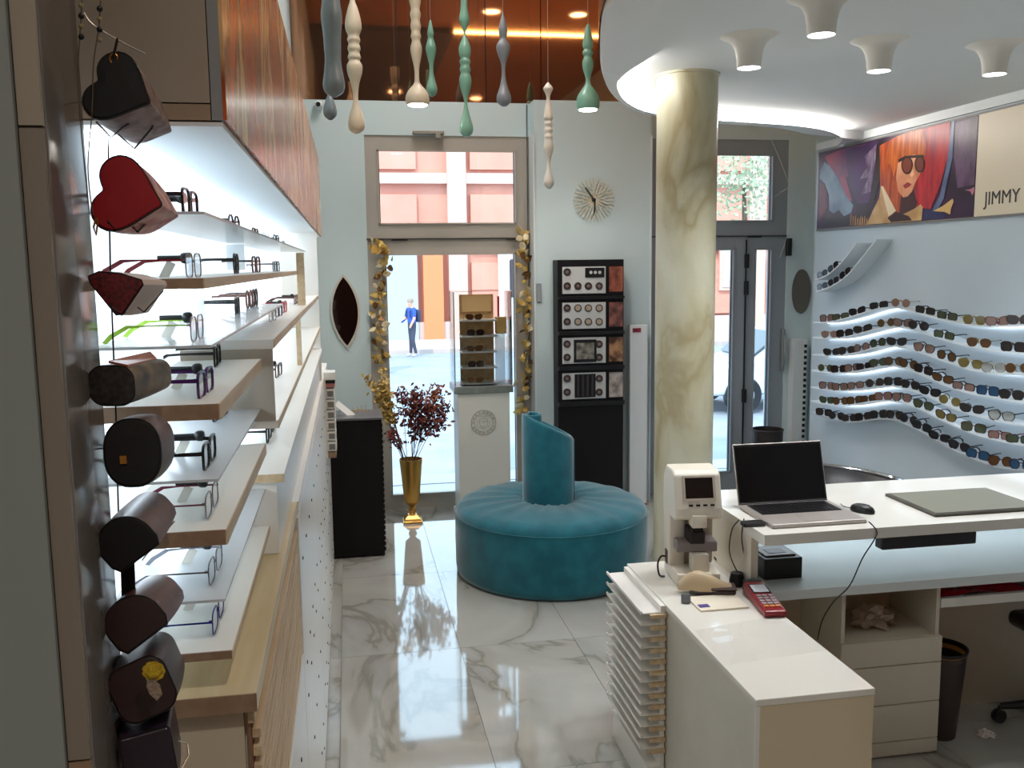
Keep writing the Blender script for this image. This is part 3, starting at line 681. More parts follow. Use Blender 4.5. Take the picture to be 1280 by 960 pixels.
# bead strings
for i, (x0, x1, x2, lb) in enumerate(((101, 100, 108, 'bead cord with a large black bead hung beside the curved wire'), (124, 123, 112, 'bead cord crossing the curved wire hook'))):
    t = thing('bead_cord', tuple(py(x0, 150, 1.19)), lb, 'cord', 'beaded spectacle cords')
    MB().tube(spline([py(x0+2, -12, 1.19), py(x0, 30, 1.19), py(x1-2 if i == 0 else x1-6, 80, 1.19), py(x1-8 if i else x1, 140, 1.19), py(x2-2, 210, 1.19), py(x2+4, 268, 1.19)], 5), .0008, 5).build('cord', mat('cord_brown', (92, 80, 62), .7), t)
    for k in range(5):
        y = -6+k*13+(4 if i else 0); big = (k % 2 == 0) == (i == 0)
        p = py(x0+.5, y, 1.19); r = .0036 if big else .0030
        MB().lathe([(r*math.sin(PI*q/8), -r*math.cos(PI*q/8)) for q in range(9)], p, 10).build('bead', black_m if big else mat('bead_amber', (150, 136, 92), .3), t, smooth=True)
# ---------------------------------------------------------------- sunglasses wall: wavy shelves and sunglasses
XF = XR-.125
rows = [
 [(1035,395),(1052,392),(1073,386),(1100,377),(1127,375),(1157.5,385),(1185,392),(1219,399),(1249,400),(1276,397)],
 [(1038,415),(1057,414),(1080,408),(1109,400),(1130,400),(1149,404),(1181,416),(1224.6,427),(1268,432)],
 [(1041,437),(1060,435),(1078.5,432),(1099,425),(1122,423),(1156,432),(1184,443),(1214,453),(1243.5,459),(1274,458)],
 [(1033,457),(1050,458.6),(1067,457),(1082,454),(1100,450),(1119,448),(1137,452),(1155,459),(1179,471),(1205.6,480.5),(1236,487),(1265.7,491.6)],
 [(1034.8,479),(1051,481),(1071,479),(1095,475.7),(1118,473),(1139,478),(1163,486),(1187.8,499.6),(1216,509),(1253,518)],
 [(1034.8,497),(1052,498.7),(1070,497.8),(1087,494),(1105.6,492),(1128.6,493),(1155,503),(1183,518),(1218,533),(1251.5,542),(1276,546)],
 [(1031,512),(1047,517),(1063,520),(1081,518),(1100,514.6),(1120,514.6),(1137,521),(1153,530),(1175,544),(1200,555),(1223,567),(1252,575.7),(1278,579)]]
shelf_w = mat('shelf_white', (228, 236, 240), .3)
ordn = ['topmost', 'second', 'third', 'fourth', 'fifth', 'sixth', 'lowest']
FR = [((24, 20, 22), 'black'), ((70, 42, 28), 'tortoiseshell brown'), ((96, 26, 30), 'dark red'), ((40, 38, 44), 'charcoal'), ((150, 124, 70), 'gold'), ((24, 30, 60), 'navy')]
LN = [((46, 40, 40), 'dark grey', .80), ((96, 66, 40), 'brown', .74), ((120, 104, 56), 'amber', .66), ((78, 84, 62), 'olive', .74), ((52, 80, 110), 'blue', .74), ((150, 116, 104), 'rose', .55), ((190, 186, 176), 'pale', .30)]
special = {(0, 8): (2, 5), (0, 7): (4, 2), (0, 5): (0, 0), (1, 6): (3, 3), (2, 3): (3, 3), (2, 2): (5, 5), (2, 7): (4, 2), (2, 8): (4, 6), (3, 10): (5, 4), (4, 7): (4, 2), (4, 9): (0, 6), (5, 9): (2, 5), (5, 7): (1, 2), (5, 8): (1, 3), (6, 11): (1, 1), (6, 12): (5, 4), (6, 10): (0, 4), (5, 1): (1, 1), (5, 0): (3, 3), (5, 4): (2, 5), (4, 0): (3, 5), (4, 1): (3, 5)}
rr = random.Random(3)
STY = ['round', 'square', 'aviator', 'cat', 'square', 'rect']
def curve_fn(P):
    def z(y):
        if y <= P[0][0]: return P[0][1] + (P[1][1]-P[0][1])/(P[1][0]-P[0][0])*(y-P[0][0])*.3
        for (a, b), (c, d) in zip(P, P[1:]):
            if y <= c:
                t = (y-a)/(c-a); return b+(d-b)*t
        return P[-1][1] + (P[-1][1]-P[-2][1])/(P[-1][0]-P[-2][0])*(y-P[-1][0])*.3
    return z
def smooth_fn(P):
    f = curve_fn(P)
    return lambda y: sum(f(y+d)*w for d, w in ((-.14, .1), (-.07, .22), (0, .36), (.07, .22), (.14, .1)))
SH = {}
for ri, row in enumerate(rows):
    P = []
    for x, y in row:
        p = pxx(x, y+7.5, XF+.01); P.append((p.y, p.z))
    P.sort(); f = smooth_fn(P)
    SH[ri] = f
    y0, y1 = P[0][0]-.9, 6.655
    n = 60; th = .010
    rr_ = []
    for k in range(n+1):
        yy = y0+(y1-y0)*k/n; z = f(yy)
        if yy < P[0][0]: z = f(P[0][0]) + .05*(1-math.cos((P[0][0]-yy)*3.2))
        rr_.append([(XR, yy, z), (XF-.012, yy, z), (XF-.012, yy, z-th), (XR, yy, z-th)])
    m_ = MB(); m_.grid(rr_, closeu=True, cap=True)
    clr = ri == 6
    LASTSH = tag(m_.build('wavy_shelf', acryl_m if clr else shelf_w, smooth=True, ang=40), '%s wavy %s shelf of the sunglasses wall' % (ordn[ri], 'clear' if clr else 'white'), 'shelf', 'wavy shelves of the sunglasses wall')
    if not clr:
        wsh = LASTSH
        MB().grid([[(XR-.004, r[0][1], r[3][2]-.001), (XR-.016, r[0][1], r[3][2]-.001), (XR-.016, r[0][1], r[3][2]-.004), (XR-.004, r[0][1], r[3][2]-.004)] for r in rr_], closeu=True, cap=True).build('led_strip', emis('shelf_led', (235, 244, 255), 5.0), wsh)
    # light strip tucked below each white shelf, at the wall
    ys_ = [p[0] for p in P]; last = -9
    for ci, ((x, y), _) in enumerate(zip(row, row)):
        p = pxx(x, y, XF+.01); yy = p.y
        sl = (f(yy+.05)-f(yy-.05))/.1
        fi, li = special.get((ri, ci), (rr.choice([0, 0, 0, 1, 3, 3, 4]), rr.choice([0, 0, 1, 3, 5, 0])))
        if ri == 6 and (ri, ci) not in special: fi, li = rr.choice([(0, 0), (3, 0)])
        fc, fn_ = FR[fi]; lc_, ln_, la = LN[li]; st = rr.choice(STY)
        if fi == 4: st = rr.choice(['aviator', 'round'])
        mt = Matrix.Translation((XF+.004, yy, f(yy)+.0012+abs(sl)*.002)) @ Matrix.Rotation(math.atan(sl), 4, 'X') @ Matrix.Rotation(-PI/2+rr.uniform(.22, .48), 4, 'Z') @ Matrix.Scale(1.16, 4)
        spectacles('sunglasses', mt, st, fi != 4, fc, lc_, la, '%s %s sunglasses with %s lenses on the %s wavy shelf' % (fn_, {'round': 'round', 'square': 'square', 'aviator': 'teardrop', 'cat': 'cat-eye', 'rect': 'narrow'}[st], ln_, ordn[ri]), 'sunglasses', 'sunglasses on the wavy wall shelves', lock=False, metal=(fi == 4))
# two steep little shelves at the top by the niche
for q, (poly, gl, lb) in enumerate((([(1019, 349), (1028, 346), (1038, 340), (1050, 329), (1060, 317), (1070, 303)], [(1029, 342), (1043, 331)], 'upper steep curved shelf'), ([(1019, 364), (1032, 360), (1046, 353), (1060, 342), (1072, 328), (1084, 313), (1095, 299)], [(1029, 357), (1043, 351), (1058, 341)], 'lower steep curved shelf'))):
    P = spline([pxx(x, y, XF) for x, y in poly], 5); m_ = MB()
    m_.grid([[(XR, p.y, p.z), (XF, p.y, p.z), (XF, p.y, p.z-.008), (XR, p.y, p.z-.008)] for p in P], closeu=True, cap=True)
    tag(m_.build('curved_shelf', shelf_w, smooth=True, ang=40), '%s rising under the painted poster' % lb, 'shelf')
    for x, y in gl:
        p = pxx(x, y+4, XF+.01); s_ = [(pp.y, pp.z) for pp in P]; s_.sort(); g = curve_fn(s_); sl = (g(p.y+.04)-g(p.y-.04))/.08
        mt = Matrix.Translation((XF+.004, p.y, g(p.y)+.002)) @ Matrix.Rotation(math.atan(sl), 4, 'X') @ Matrix.Rotation(-PI/2+.1, 4, 'Z')
        spectacles('sunglasses', mt, 'square', True, (20, 18, 22), (46, 40, 40), .8, 'black sunglasses on the %s below the poster' % lb, 'sunglasses', 'sunglasses on the steep shelves')

# ---------------------------------------------------------------- poster
PO = thing('advertising_poster', (XR-.006, 4.6, 2.25), 'long poster, painted red-haired woman in round sunglasses beside a cream lettered field', 'poster')
pY0, pYs, pY1 = 2.2, 5.0, 6.875; pZ0, pZ1 = 2.252, 2.842
B(XR-.012, pYs, pZ0, XR-.001, pY1, pZ1).build('picture_field', mat('print_purple', (66, 34, 70), .35, col2=(38, 20, 44), vscale=3, detail=6, distort=.6), PO)
B(XR-.012, pY0, pZ0, XR-.001, pYs-.004, pZ1).build('cream_field', mat('print_cream', (226, 212, 186), .4), PO)
for a, b, c, d in ((pY0, pY1, pZ1, pZ1+.012), (pY0, pY1, pZ0-.012, pZ0)): B(XR-.016, a, c, XR-.001, b, d).build('frame_rail', mat('poster_frame', (120, 116, 112), .4), PO)
def art(name, pts, col, k, col2=None, vs=6., vstr=(1, 1, 1)):
    P = []
    for x, y in pts:
        p = pxx(1000+x/4.571, 130+y/4.571, XR-.0124-.0004*k); p.y = min(max(p.y, pYs+.001), pY1-.001); p.z = min(max(p.z, pZ0+.001), pZ1-.001); P.append(p)
    MB().face(P).build(name, mat('print_%d_%d_%d' % col, col, .35, col2=col2, vscale=vs, vstretch=vstr, detail=5), PO)
def oval(cx, cy, a, b, n=20): return [(cx+a*math.cos(2*PI*i/n), cy+b*math.sin(2*PI*i/n)) for i in range(n)]
art('print_sky', [(140, 300), (230, 262), (330, 238), (440, 215), (420, 300), (330, 380), (260, 420), (300, 560), (240, 520), (180, 380)], (176, 70, 92), 1, (104, 42, 96), 4)
art('print_violet', [(260, 260), (445, 212), (430, 330), (400, 480), (430, 560), (330, 570), (290, 470), (270, 380)], (84, 44, 108), 2, (58, 28, 70), 5)
art('print_feather', [(370, 300), (445, 220), (430, 330), (405, 500), (350, 520), (390, 420), (340, 430), (385, 360)], (150, 136, 156), 3, (90, 60, 100), 9, (1, 3, 1))
art('print_heel', [(112, 425), (118, 380), (140, 330), (165, 350), (215, 420), (262, 520), (305, 578), (292, 622), (250, 642), (222, 605), (190, 625), (168, 610), (165, 520), (142, 455)], (138, 168, 186), 3, (96, 124, 150), 5)
art('print_inner', [(112, 435), (140, 460), (158, 520), (156, 590), (135, 640), (112, 670)], (120, 36, 52), 3, (70, 24, 40), 6)
art('print_shadow', [(125, 705), (165, 645), (225, 612), (300, 640), (330, 600), (390, 560), (400, 690)], (34, 18, 30), 2)
art('print_dark', [(438, 225), (470, 215), (520, 230), (460, 420), (420, 570), (392, 560), (425, 420)], (28, 18, 22), 4)
art('print_red_hair', [(690, 140), (860, 92), (852, 280), (800, 470), (745, 600), (660, 590), (650, 470), (690, 380)], (196, 44, 44), 4, (140, 26, 50), 6, (1, 4, .6))
art('print_orange_hair', [(455, 238), (560, 182), (700, 132), (712, 330), (650, 480), (640, 600), (560, 640), (500, 560), (458, 470)], (196, 92, 34), 5, (140, 48, 26), 7, (1, 4, .6))
art('print_neck', [(580, 520), (640, 470), (668, 560), (650, 660), (560, 670)], (60, 26, 26), 6)
art('print_face', [(558, 340), (600, 296), (650, 288), (700, 298), (700, 350), (686, 400), (655, 455), (640, 500), (615, 528), (590, 534), (562, 500), (548, 420)], (222, 160, 118), 7, (196, 120, 84), 8)
art('print_fringe', [(486, 330), (505, 225), (560, 184), (620, 158), (705, 132), (722, 250), (716, 312), (700, 288), (676, 302), (655, 282), (630, 300), (604, 288), (588, 318), (566, 306), (552, 362), (534, 420), (520, 350)], (206, 110, 44), 8, (150, 62, 26), 8, (1, 5, .5))
art('print_coat', [(380, 690), (420, 600), (452, 540), (462, 462), (500, 540), (545, 612), (500, 660), (600, 625), (650, 600), (690, 572), (702, 590), (694, 664)], (214, 178, 124), 8, (180, 136, 84), 6)
art('print_collar', [(462, 470), (475, 470), (548, 610), (505, 640)], (236, 216, 180), 9)
art('print_lapel', [(500, 650), (550, 615), (620, 640), (640, 664), (520, 676)], (50, 24, 24), 9)
art('print_lips', [(588, 466), (614, 446), (638, 458), (622, 474), (600, 484)], (150, 40, 44), 9)
art('print_glasses', oval(612, 350, 34, 52), (40, 22, 20), 9); art('print_glasses', oval(684, 344, 30, 48), (40, 22, 20), 9)
art('print_lens', oval(612, 350, 26, 42), (120, 54, 36), 10); art('print_lens', oval(684, 344, 22, 38), (110, 50, 34), 10)
art('print_bridge', [(560, 318), (600, 296), (700, 290), (716, 300), (700, 306), (610, 310), (566, 334)], (40, 22, 20), 10)
art('print_nose', [(640, 350), (652, 400), (640, 418), (628, 408)], (236, 184, 146), 9)
art('print_ribbon', [(866, 93), (884, 90), (872, 300), (822, 540), (786, 606), (752, 612), (800, 520), (842, 320)], (104, 118, 150), 6, (70, 84, 120), 6)
art('print_blue', [(700, 660), (705, 600), (760, 612), (790, 606), (830, 640), (820, 652)], (40, 44, 86), 5)
art('print_hand', [(760, 612), (820, 580), (872, 540), (878, 556), (862, 600), (858, 632), (826, 616)], (214, 176, 110), 7)
art('print_mist', [(885, 110), (1034, 70), (1030, 300), (1000, 460), (900, 480), (880, 300)], (108, 78, 110), 3, (56, 34, 60), 5, (1, 2, 1))
art('print_bird', [(942, 492), (975, 486), (1018, 470), (1000, 500), (984, 522), (972, 498)], (196, 120, 140), 6)
for k in range(8):
    x = 285+k*13; art('print_reed', [(x, 694), (x+4, 630+((k*37) % 30)), (x+10, 626+((k*53) % 34)), (x+9, 692)], (196, 150, 96), 5, (140, 96, 56), 9)
# lettering
def text_mesh(body, size, ext=.001):
    c = bpy.data.curves.new('txt', 'FONT'); c.body = body; c.size = size; c.extrude = ext
    o = bpy.data.objects.new('txt', c); COL.objects.link(o); dg = bpy.context.evaluated_depsgraph_get(); dg.update()
    me = bpy.data.meshes.new_from_object(o.evaluated_get(dg)); bpy.data.objects.remove(o); return me
me = text_mesh('JIMMY', 1.0); xs = [v.co.x for v in me.vertices]; ysv = [v.co.y for v in me.vertices]
a = pxx(1229, 262, XR-.013); b = pxx(1274, 262, XR-.013); c = pxx(1250, 238, XR-.013)
sx = (a.y-b.y)/(max(xs)-min(xs)); sy = (c.z-a.z)/(max(ysv)-min(ysv))
me.transform(Matrix.Translation((-min(xs), -min(ysv), 0))); me.transform(Matrix.Diagonal((sx, sy, 1, 1)))
me.transform(Matrix(((0, 0, -1, XR-.0131), (-1, 0, 0, a.y), (0, 1, 0, a.z), (0, 0, 0, 1))))
me.transform(Matrix.Translation(-PO.location)); me.materials.append(mat('letter_ink', (44, 38, 40), .5))
o = bpy.data.objects.new('lettering', me); COL.objects.link(o); o.parent = PO
# ---------------------------------------------------------------- desk
desk_m = mat('desk_white', (222, 219, 210), .12, spec=.55)
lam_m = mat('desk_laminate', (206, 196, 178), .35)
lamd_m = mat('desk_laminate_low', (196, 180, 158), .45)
ct = thing('sales_counter', (1.31, 2.86, 0), 'white waist-high counter carrying the lens meter and card terminal', 'counter')
B(1.121, 2.356, 0, 1.132, 3.375, .728).build('side_panel', mat('counter_side', (206, 204, 194), .3, col2=(196, 192, 178), vscale=3), ct)
B(1.133, 2.358, 0, 1.488, 3.372, .728).build('body', lam_m, ct)
B(1.117, 2.351, .729, 1.492, 3.60, .75, .0015).build('top', desk_m, ct)
B(1.133, 2.353, 0, 1.490, 2.3575, .728).build('front_panel', mat('counter_front', (206, 192, 162), .35), ct)
B(1.1175, 2.352, 0, 1.132, 2.3575, .728).build('corner_strip', white_m, ct)
ds = thing('service_desk', (2.2, 3.45, 0), 'white two-level service desk with glossy lower top and raised shelf', 'desk')
B(1.493, 3.160, .712, 3.30, 3.74, .75, .001).build('lower_top', mat('desk_gloss', (216, 222, 222), .05, spec=.6), ds)
B(1.485, 3.085, .958, 3.30, 3.765, 1.0, .001).build('raised_top', desk_m, ds)
B(1.487, 3.20, .75, 1.515, 3.74, .958).build('riser_panel', lam_m, ds)
B(1.487, 3.74, .0, 3.30, 3.762, .958).build('back_panel', mat('desk_back', (216, 222, 224), .25), ds)
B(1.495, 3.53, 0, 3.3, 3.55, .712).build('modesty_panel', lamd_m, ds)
B(1.53, 3.62, .9535, 3.25, 3.634, .9575).build('led_strip', emis('desk_led', (228, 242, 255), 16.0), ds)
cb = thing('drawer_cabinet', (2.08, 3.37, 0), 'beige drawer cabinet with open cubby under the service desk', 'cabinet')
for n_, a in (('side', (1.872, 3.20, 0, 1.888, 3.529, .711)), ('side', (2.284, 3.20, 0, 2.300, 3.529, .711)), ('back', (1.889, 3.515, 0, 2.283, 3.529, .711)), ('cubby_shelf', (1.889, 3.20, .492, 2.283, 3.514, .505)), ('cubby_top', (1.889, 3.20, .698, 2.283, 3.514, .711))): B(*a).build(n_, lam_m, cb)
zz = [.040, .072, .230, .395, .503]
for a, b in zip(zz[1:], zz[2:]): B(1.866, 3.183, a+.002, 2.306, 3.1995, b-.002, .001).build('drawer_front', lam_m, cb)
B(1.866, 3.183, .012, 2.306, 3.1995, .070, .001).build('drawer_front', lam_m, cb)
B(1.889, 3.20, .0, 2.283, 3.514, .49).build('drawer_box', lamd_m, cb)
tr = thing('pull_out_tray', (2.8, 3.34, .615), 'shallow white pull-out tray under the right of the desk', 'tray')
B(2.302, 3.195, .615, 3.25, 3.215, .652).build('tray_front', desk_m, tr); B(2.302, 3.215, .615, 3.25, 3.51, .622).build('tray_bottom', lam_m, tr)
B(2.302, 3.215, .622, 2.308, 3.51, .652).build('tray_side', dark_m, tr)
# red folder
m_ = MB(); rows_ = []
for i in range(9):
    u = i/8; rows_.append([(2.34+.42*u, 3.222+.26*v, .628+.030*math.sin(PI*u)*(.4+.6*math.sin(2.2*v+1+u))+.012*math.sin(7*u+5*v)) for v in [k/6 for k in range(7)]])
m_.grid(rows_); me_ = m_.build('red_plastic_folder', mat('red_film', (190, 24, 44), .2, spec=.6)); tag(me_, 'crumpled red plastic folder lying in the pull-out tray', 'folder')
so = me_.modifiers.new('s', 'SOLIDIFY'); so.thickness = .002
tag(B(2.80, 3.225, .6225, 3.05, 3.45, .664, .003).build('paper_stack', mat('paper2', (196, 180, 160), .7)), 'stack of papers next to the red folder in the tray', 'papers')
# crumpled cloth in cubby, paper on the floor
def crumple(name, c, sx, sy, sz, m, label, cat, seed, n=14):
    r = random.Random(seed); m_ = MB(); bmesh.ops.create_icosphere(m_.bm, subdivisions=3, radius=1)
    from mathutils import noise
    for v in m_.bm.verts:
        d = v.co.normalized(); k = .72+.5*noise.noise(d*2.3+Vector((seed, 0, 0)))+.25*noise.noise(d*6+Vector((0, seed, 0)))
        v.co = Vector((d.x*sx*k, d.y*sy*k, max(d.z, -.35)*sz*k))
    zmin = min(v.co.z for v in m_.bm.verts)
    for v in m_.bm.verts: v.co += Vector((c[0], c[1], c[2]-zmin))
    return tag(m_.build(name, m), label, cat)
crumple('crumpled_bag', (2.09, 3.34, .5055), .115, .085, .07, mat('bag_film', (176, 156, 142), .35, spec=.5), 'crumpled pale plastic bag in the open cubby', 'bag', 5)
crumple('crumpled_tissue', (2.60, 3.27, .0002), .045, .035, .018, mat('tissue', (222, 214, 204), .8), 'crumpled white tissue on the floor by the chair wheel', 'tissue', 9)
# waste bin
bn = thing('waste_bin', (2.412, 3.33, 0), 'smoky translucent waste bin with yellow liner beside the drawers', 'bin')
MB().lathe([(.070, 0), (.098, .36), (.100, .38), (.097, .38), (.095, .36), (.066, .006)], (0, 0, 0), 28).build('bucket', mat('smoke_plastic', (62, 48, 46), .25, alpha=.88), bn, smooth=True, ang=50, local=True)
MB().lathe([(.101, .372), (.104, .376), (.104, .386), (.099, .388), (.097, .376)], (0, 0, 0), 28, ring=True).build('rim', black_m, bn, smooth=True, local=True)
MB().lathe([(.0945, .345), (.0965, .362), (.100, .371), (.0975, .371), (.09, .35)], (0, 0, 0), 28, ring=True).build('liner', mat('liner_yellow', (176, 120, 40), .5), bn, smooth=True, local=True)
# swivel chair (mostly out of the picture)
sc_ = thing('swivel_chair', (2.98, 3.22, 0), 'black five-star swivel chair drawn up to the service desk', 'chair')
sc_.rotation_euler = (0, 0, 0)
cm = mat('chair_black', (26, 22, 22), .4)
for k in range(5):
    a = PI*.82 + 2*PI*k/5 + .05; ca, sa = math.cos(a), math.sin(a)
    lg = MB().tube([(0.03*ca, .03*sa, .13), (.16*ca, .16*sa, .105), (.285*ca, .285*sa, .075)], .02, 8, radii=[.026, .021, .015]).build('base_leg', cm, sc_, local=True)
    w = MB(); mt = Matrix.Translation((.29*ca, .29*sa, .030)) @ Matrix.Rotation(a+.6, 4, 'Z') @ Matrix.Rotation(PI/2, 4, 'X')
    for s_ in (-.016, .004): w.lathe([(.010, s_-.001), (.028, s_), (.030, s_+.004), (.028, s_+.012), (.010, s_+.013)], (0, 0, 0), 16, mtx=mt)
    w.tube([(.29*ca, .29*sa, .030), (.288*ca, .288*sa, .075)], .008, 6)
    w.build('castor', cm, lg, local=True)
MB().lathe([(.035, .09), (.035, .17), (.026, .18), (.026, .40), (.05, .41), (.05, .43)], (0, 0, 0), 16).build('gas_post', cm, sc_, local=True)
B(-.22, -.48+.22, .43, .22, .18, .50, .03, 3).build('seat', cm, sc_, smooth=True, local=True)
B(-.20, -.30, .52, .20, -.25, .60, .02, 2).build('backrest', cm, sc_, smooth=True, local=True)
B(-.03, -.285, .40, .03, -.27, .56).build('back_bar', cm, sc_, local=True)
# slatted rack on the counter side
rk2 = thing('slatted_leaflet_rack', (1.075, 3.35, 0), 'white rack of many thin tilted trays fixed to the counter side', 'rack')
B(1.098, 3.12, 0, 1.1165, 3.58, .745).build('rack_back', white_m, rk2)
for k in range(13):
    z = .722 - k*.044
    a = B(1.028, 3.12, z-.003, 1.098, 3.58, z).build('tray', white_m, rk2)
    B(1.022, 3.12, z-.003, 1.028, 3.58, z+.008).build('lip', white_m, a)
    B(1.055, 3.105, z-.018, 1.1165, 3.119, z-.004).build('wooden_end', wood_m, a)
B(1.05, 3.118, 0, 1.0975, 3.58, .12).build('plinth', white_m, rk2)
# white curved floor mat by the rack
ar = MB(); P = [tuple(pz(x, y, .004)) for x, y in ((812, 940), (795, 915), (783, 890), (784, 868), (793, 862), (800, 880), (806, 905), (826, 944))]
tag(MB().prism([(p[0], p[1]) for p in P], lambda u, v, d: (u, v, d), .0005, .004).build('floor_sticker', mat('sticker_white', (232, 232, 228), .3)), 'white curved floor sticker beside the slatted rack', 'sticker')

# ---------------------------------------------------------------- things on the counter and desk
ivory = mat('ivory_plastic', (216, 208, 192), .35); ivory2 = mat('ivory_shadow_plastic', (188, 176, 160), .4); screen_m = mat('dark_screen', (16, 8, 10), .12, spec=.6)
lm_ = thing('lens_meter', (1.315, 3.36, .75), 'ivory automatic lens meter with small dark screen', 'lens meter', rz=-.12)
B(-.085, -.10, 0, .085, .14, .055, .008, 2).build('foot', ivory, lm_, smooth=True, local=True)
B(-.090, .02, .05, -.028, .135, .33, .008, 2).build('back_column', ivory, lm_, smooth=True, local=True)
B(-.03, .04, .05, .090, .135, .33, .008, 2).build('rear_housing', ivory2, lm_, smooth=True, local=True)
m_ = MB(); prof = [(.135, .26), (-.06, .26), (-.085, .275), (-.085, .31), (-.045, .435), (-.02, .452), (.09, .452), (.135, .40)]
m_.prism(prof, lambda u, v, d: (d, u, v), -.092, .092); hd = m_.build('head', ivory, lm_, local=True); bv = hd.modifiers.new('b', 'BEVEL'); bv.width = .008; bv.segments = 2
def tilt(v): return -.0462-.0855*(1-(v-.31)/.125)*.47-.0
n0 = Vector((0, -.0855-.0, .312)); n1 = Vector((0, -.046, .434))
def onface(x, t, off=.001):
    p = n0.lerp(n1, t); nn = Vector((0, -(n1-n0).z, (n1-n0).y)).normalized(); return Vector((x, 0, 0))+p+nn*off
m_ = MB(); m_.grid([[onface(-.050, .30, .0035), onface(.058, .30, .0035)], [onface(-.050, .92, .0035), onface(.058, .92, .0035)]]); m_.build('screen', screen_m, lm_, local=True)
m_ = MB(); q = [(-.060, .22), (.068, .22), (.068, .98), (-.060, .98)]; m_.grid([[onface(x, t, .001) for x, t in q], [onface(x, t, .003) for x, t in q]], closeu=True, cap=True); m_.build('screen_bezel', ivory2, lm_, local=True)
for k in range(4): 
    m_ = MB(); q = [(-.04+k*.028, .06), (-.024+k*.028, .06), (-.024+k*.028, .12), (-.04+k*.028, .12)]; m_.grid([[onface(x, t, .0005) for x, t in q], [onface(x, t, .004) for x, t in q]], closeu=True, cap=True); m_.build('button', dark_m, lm_, local=True)
B(-.028, -.095, .235, .030, -.03, .285, .006, 2).build('nose_block', ivory, lm_, smooth=True, local=True)
m_ = MB(); m_.box(-.030, -.07, .165, .030, .04, .215, .004); m_.tube([(-.02, -.07, .215), (-.02, -.05, .235)], .005); m_.tube([(.018, -.07, .215), (.018, -.05, .235)], .005); m_.build('lens_stage', dark_m, lm_, local=True)
B(-.075, -.045, .125, .085, .045, .168, .004).build('frame_table', mat('table_grey', (122, 112, 112), .4), lm_, local=True)
B(-.020, -.075, .03, .045, -.01, .125, .006, 2).build('lens_support', ivory, lm_, smooth=True, local=True)
B(.0905, -.01, .075, .0925, .02, .085).build('badge', dark_m, lm_, local=True)
B(-.0935, .05, .05, -.090, .085, .105).build('power_socket', mat('socket_brown', (70, 44, 36), .5), lm_, local=True)
MB().tube(spline([(-.094, .07, .075), (-.115, .06, .078), (-.130, .05, .05), (-.125, .04, .008), (-.105, .03, .005)], 5), .004, 6).build('power_plug_lead', black_m, lm_, local=True)
# stapler-like embosser on a paper pad
pd_ = tag(B(1.215, 3.02, .7503, 1.400, 3.16, .757).build('paper_pad', mat('pad_paper', (222, 212, 192), .7)), 'pad of papers under the beige hand embosser', 'paper pad')
eb = thing('hand_embosser', (1.30, 3.20, .757), 'beige rounded hand embosser with dark base', 'embosser', rz=-.25)
rows_ = []
for i in range(11):
    u = i/10; x = -.10+.20*u; h = .020+.052*math.sin(PI*(1-u)**1.5*.98+.02); wv = .030*(.7+.5*math.sin(PI*u))
    rows_.append([(x, wv*math.cos(a), .012+h*max(0, math.sin(a))**.8) for a in [PI*k/8 for k in range(9)]])
MB().grid(rows_).build('cover', mat('beige_plastic', (190, 168, 134), .4), eb, smooth=True, local=True)
rows2 = [[(x, y*1.06, z*.55) for x, y, z in r] for r in rows_[2:]]
B(-.06, -.036, .0, .115, .036, .016, .005).build('dark_base', mat('base_brown', (58, 44, 42), .4), eb, local=True)
B(.02, -.039, .016, .118, .036, .026, .004).build('lower_jaw', mat('jaw', (74, 56, 54), .3), eb, local=True)
gz = tag(B(-.0175, -.006, 0, .0175, .006, .034, .003, mtx=Matrix.Translation((1.192, 3.11, .752)) @ Matrix.Rotation(-.35, 4, 'Z') @ Matrix.Rotation(-.5, 4, 'X')).build('pocket_gauge', mat('gauge_grey', (96, 98, 104), .3)), 'small grey pocket gauge leaning beside the paper pad', 'gauge')
tag(B(1.222, 3.045, .7572, 1.262, 3.075, .7582).build('blue_ticket', mat('ticket_blue', (70, 60, 130), .5)), 'small blue ticket on the paper pad', 'ticket')
# card terminal
pos_m = mat('terminal_red', (130, 18, 28), .3); t = thing('card_terminal', (1.468, 3.040, .7505), 'red handheld card payment terminal with white screen', 'card terminal', rz=-.12)
m_ = MB(); m_.prism([(-.12, 0), (-.128, .010), (-.125, .024), (.06, .040), (.125, .046), (.13, .01), (.12, 0)], lambda u, v, d: (d, u, v), -.040, .040); hd = m_.build('body', pos_m, t, local=True); bv = hd.modifiers.new('b', 'BEVEL'); bv.width = .006; bv.segments = 2
def top(u): return .024+(u+.125)/.25*.022+.0006
def tq(name, x0, x1, u0, u1, h, m): 
    q = [(x0, u0), (x1, u0), (x1, u1), (x0, u1)]; mm = MB(); mm.grid([[(x, u, top(u)-.001) for x, u in q], [(x, u, top(u)+h) for x, u in q]], closeu=True, cap=True); return mm.build(name, m, t, local=True)
tq('screen_surround', -.034, .034, .022, .098, .001, black_m); tq('screen', -.028, .028, .030, .090, .002, mat('lcd_white', (206, 210, 216), .2))
for i in range(5):
    for j in range(3): tq('key', -.030+j*.022, -.014+j*.022, -.092+i*.021, -.078+i*.021, .003, mat('key_grey', (150, 140, 142), .4) if i else mat('key_red', (196, 120, 60), .4))
B(-.038, .124, .004, .038, .150, .052, .008).build('paper_roll_cover', black_m, t, local=True)
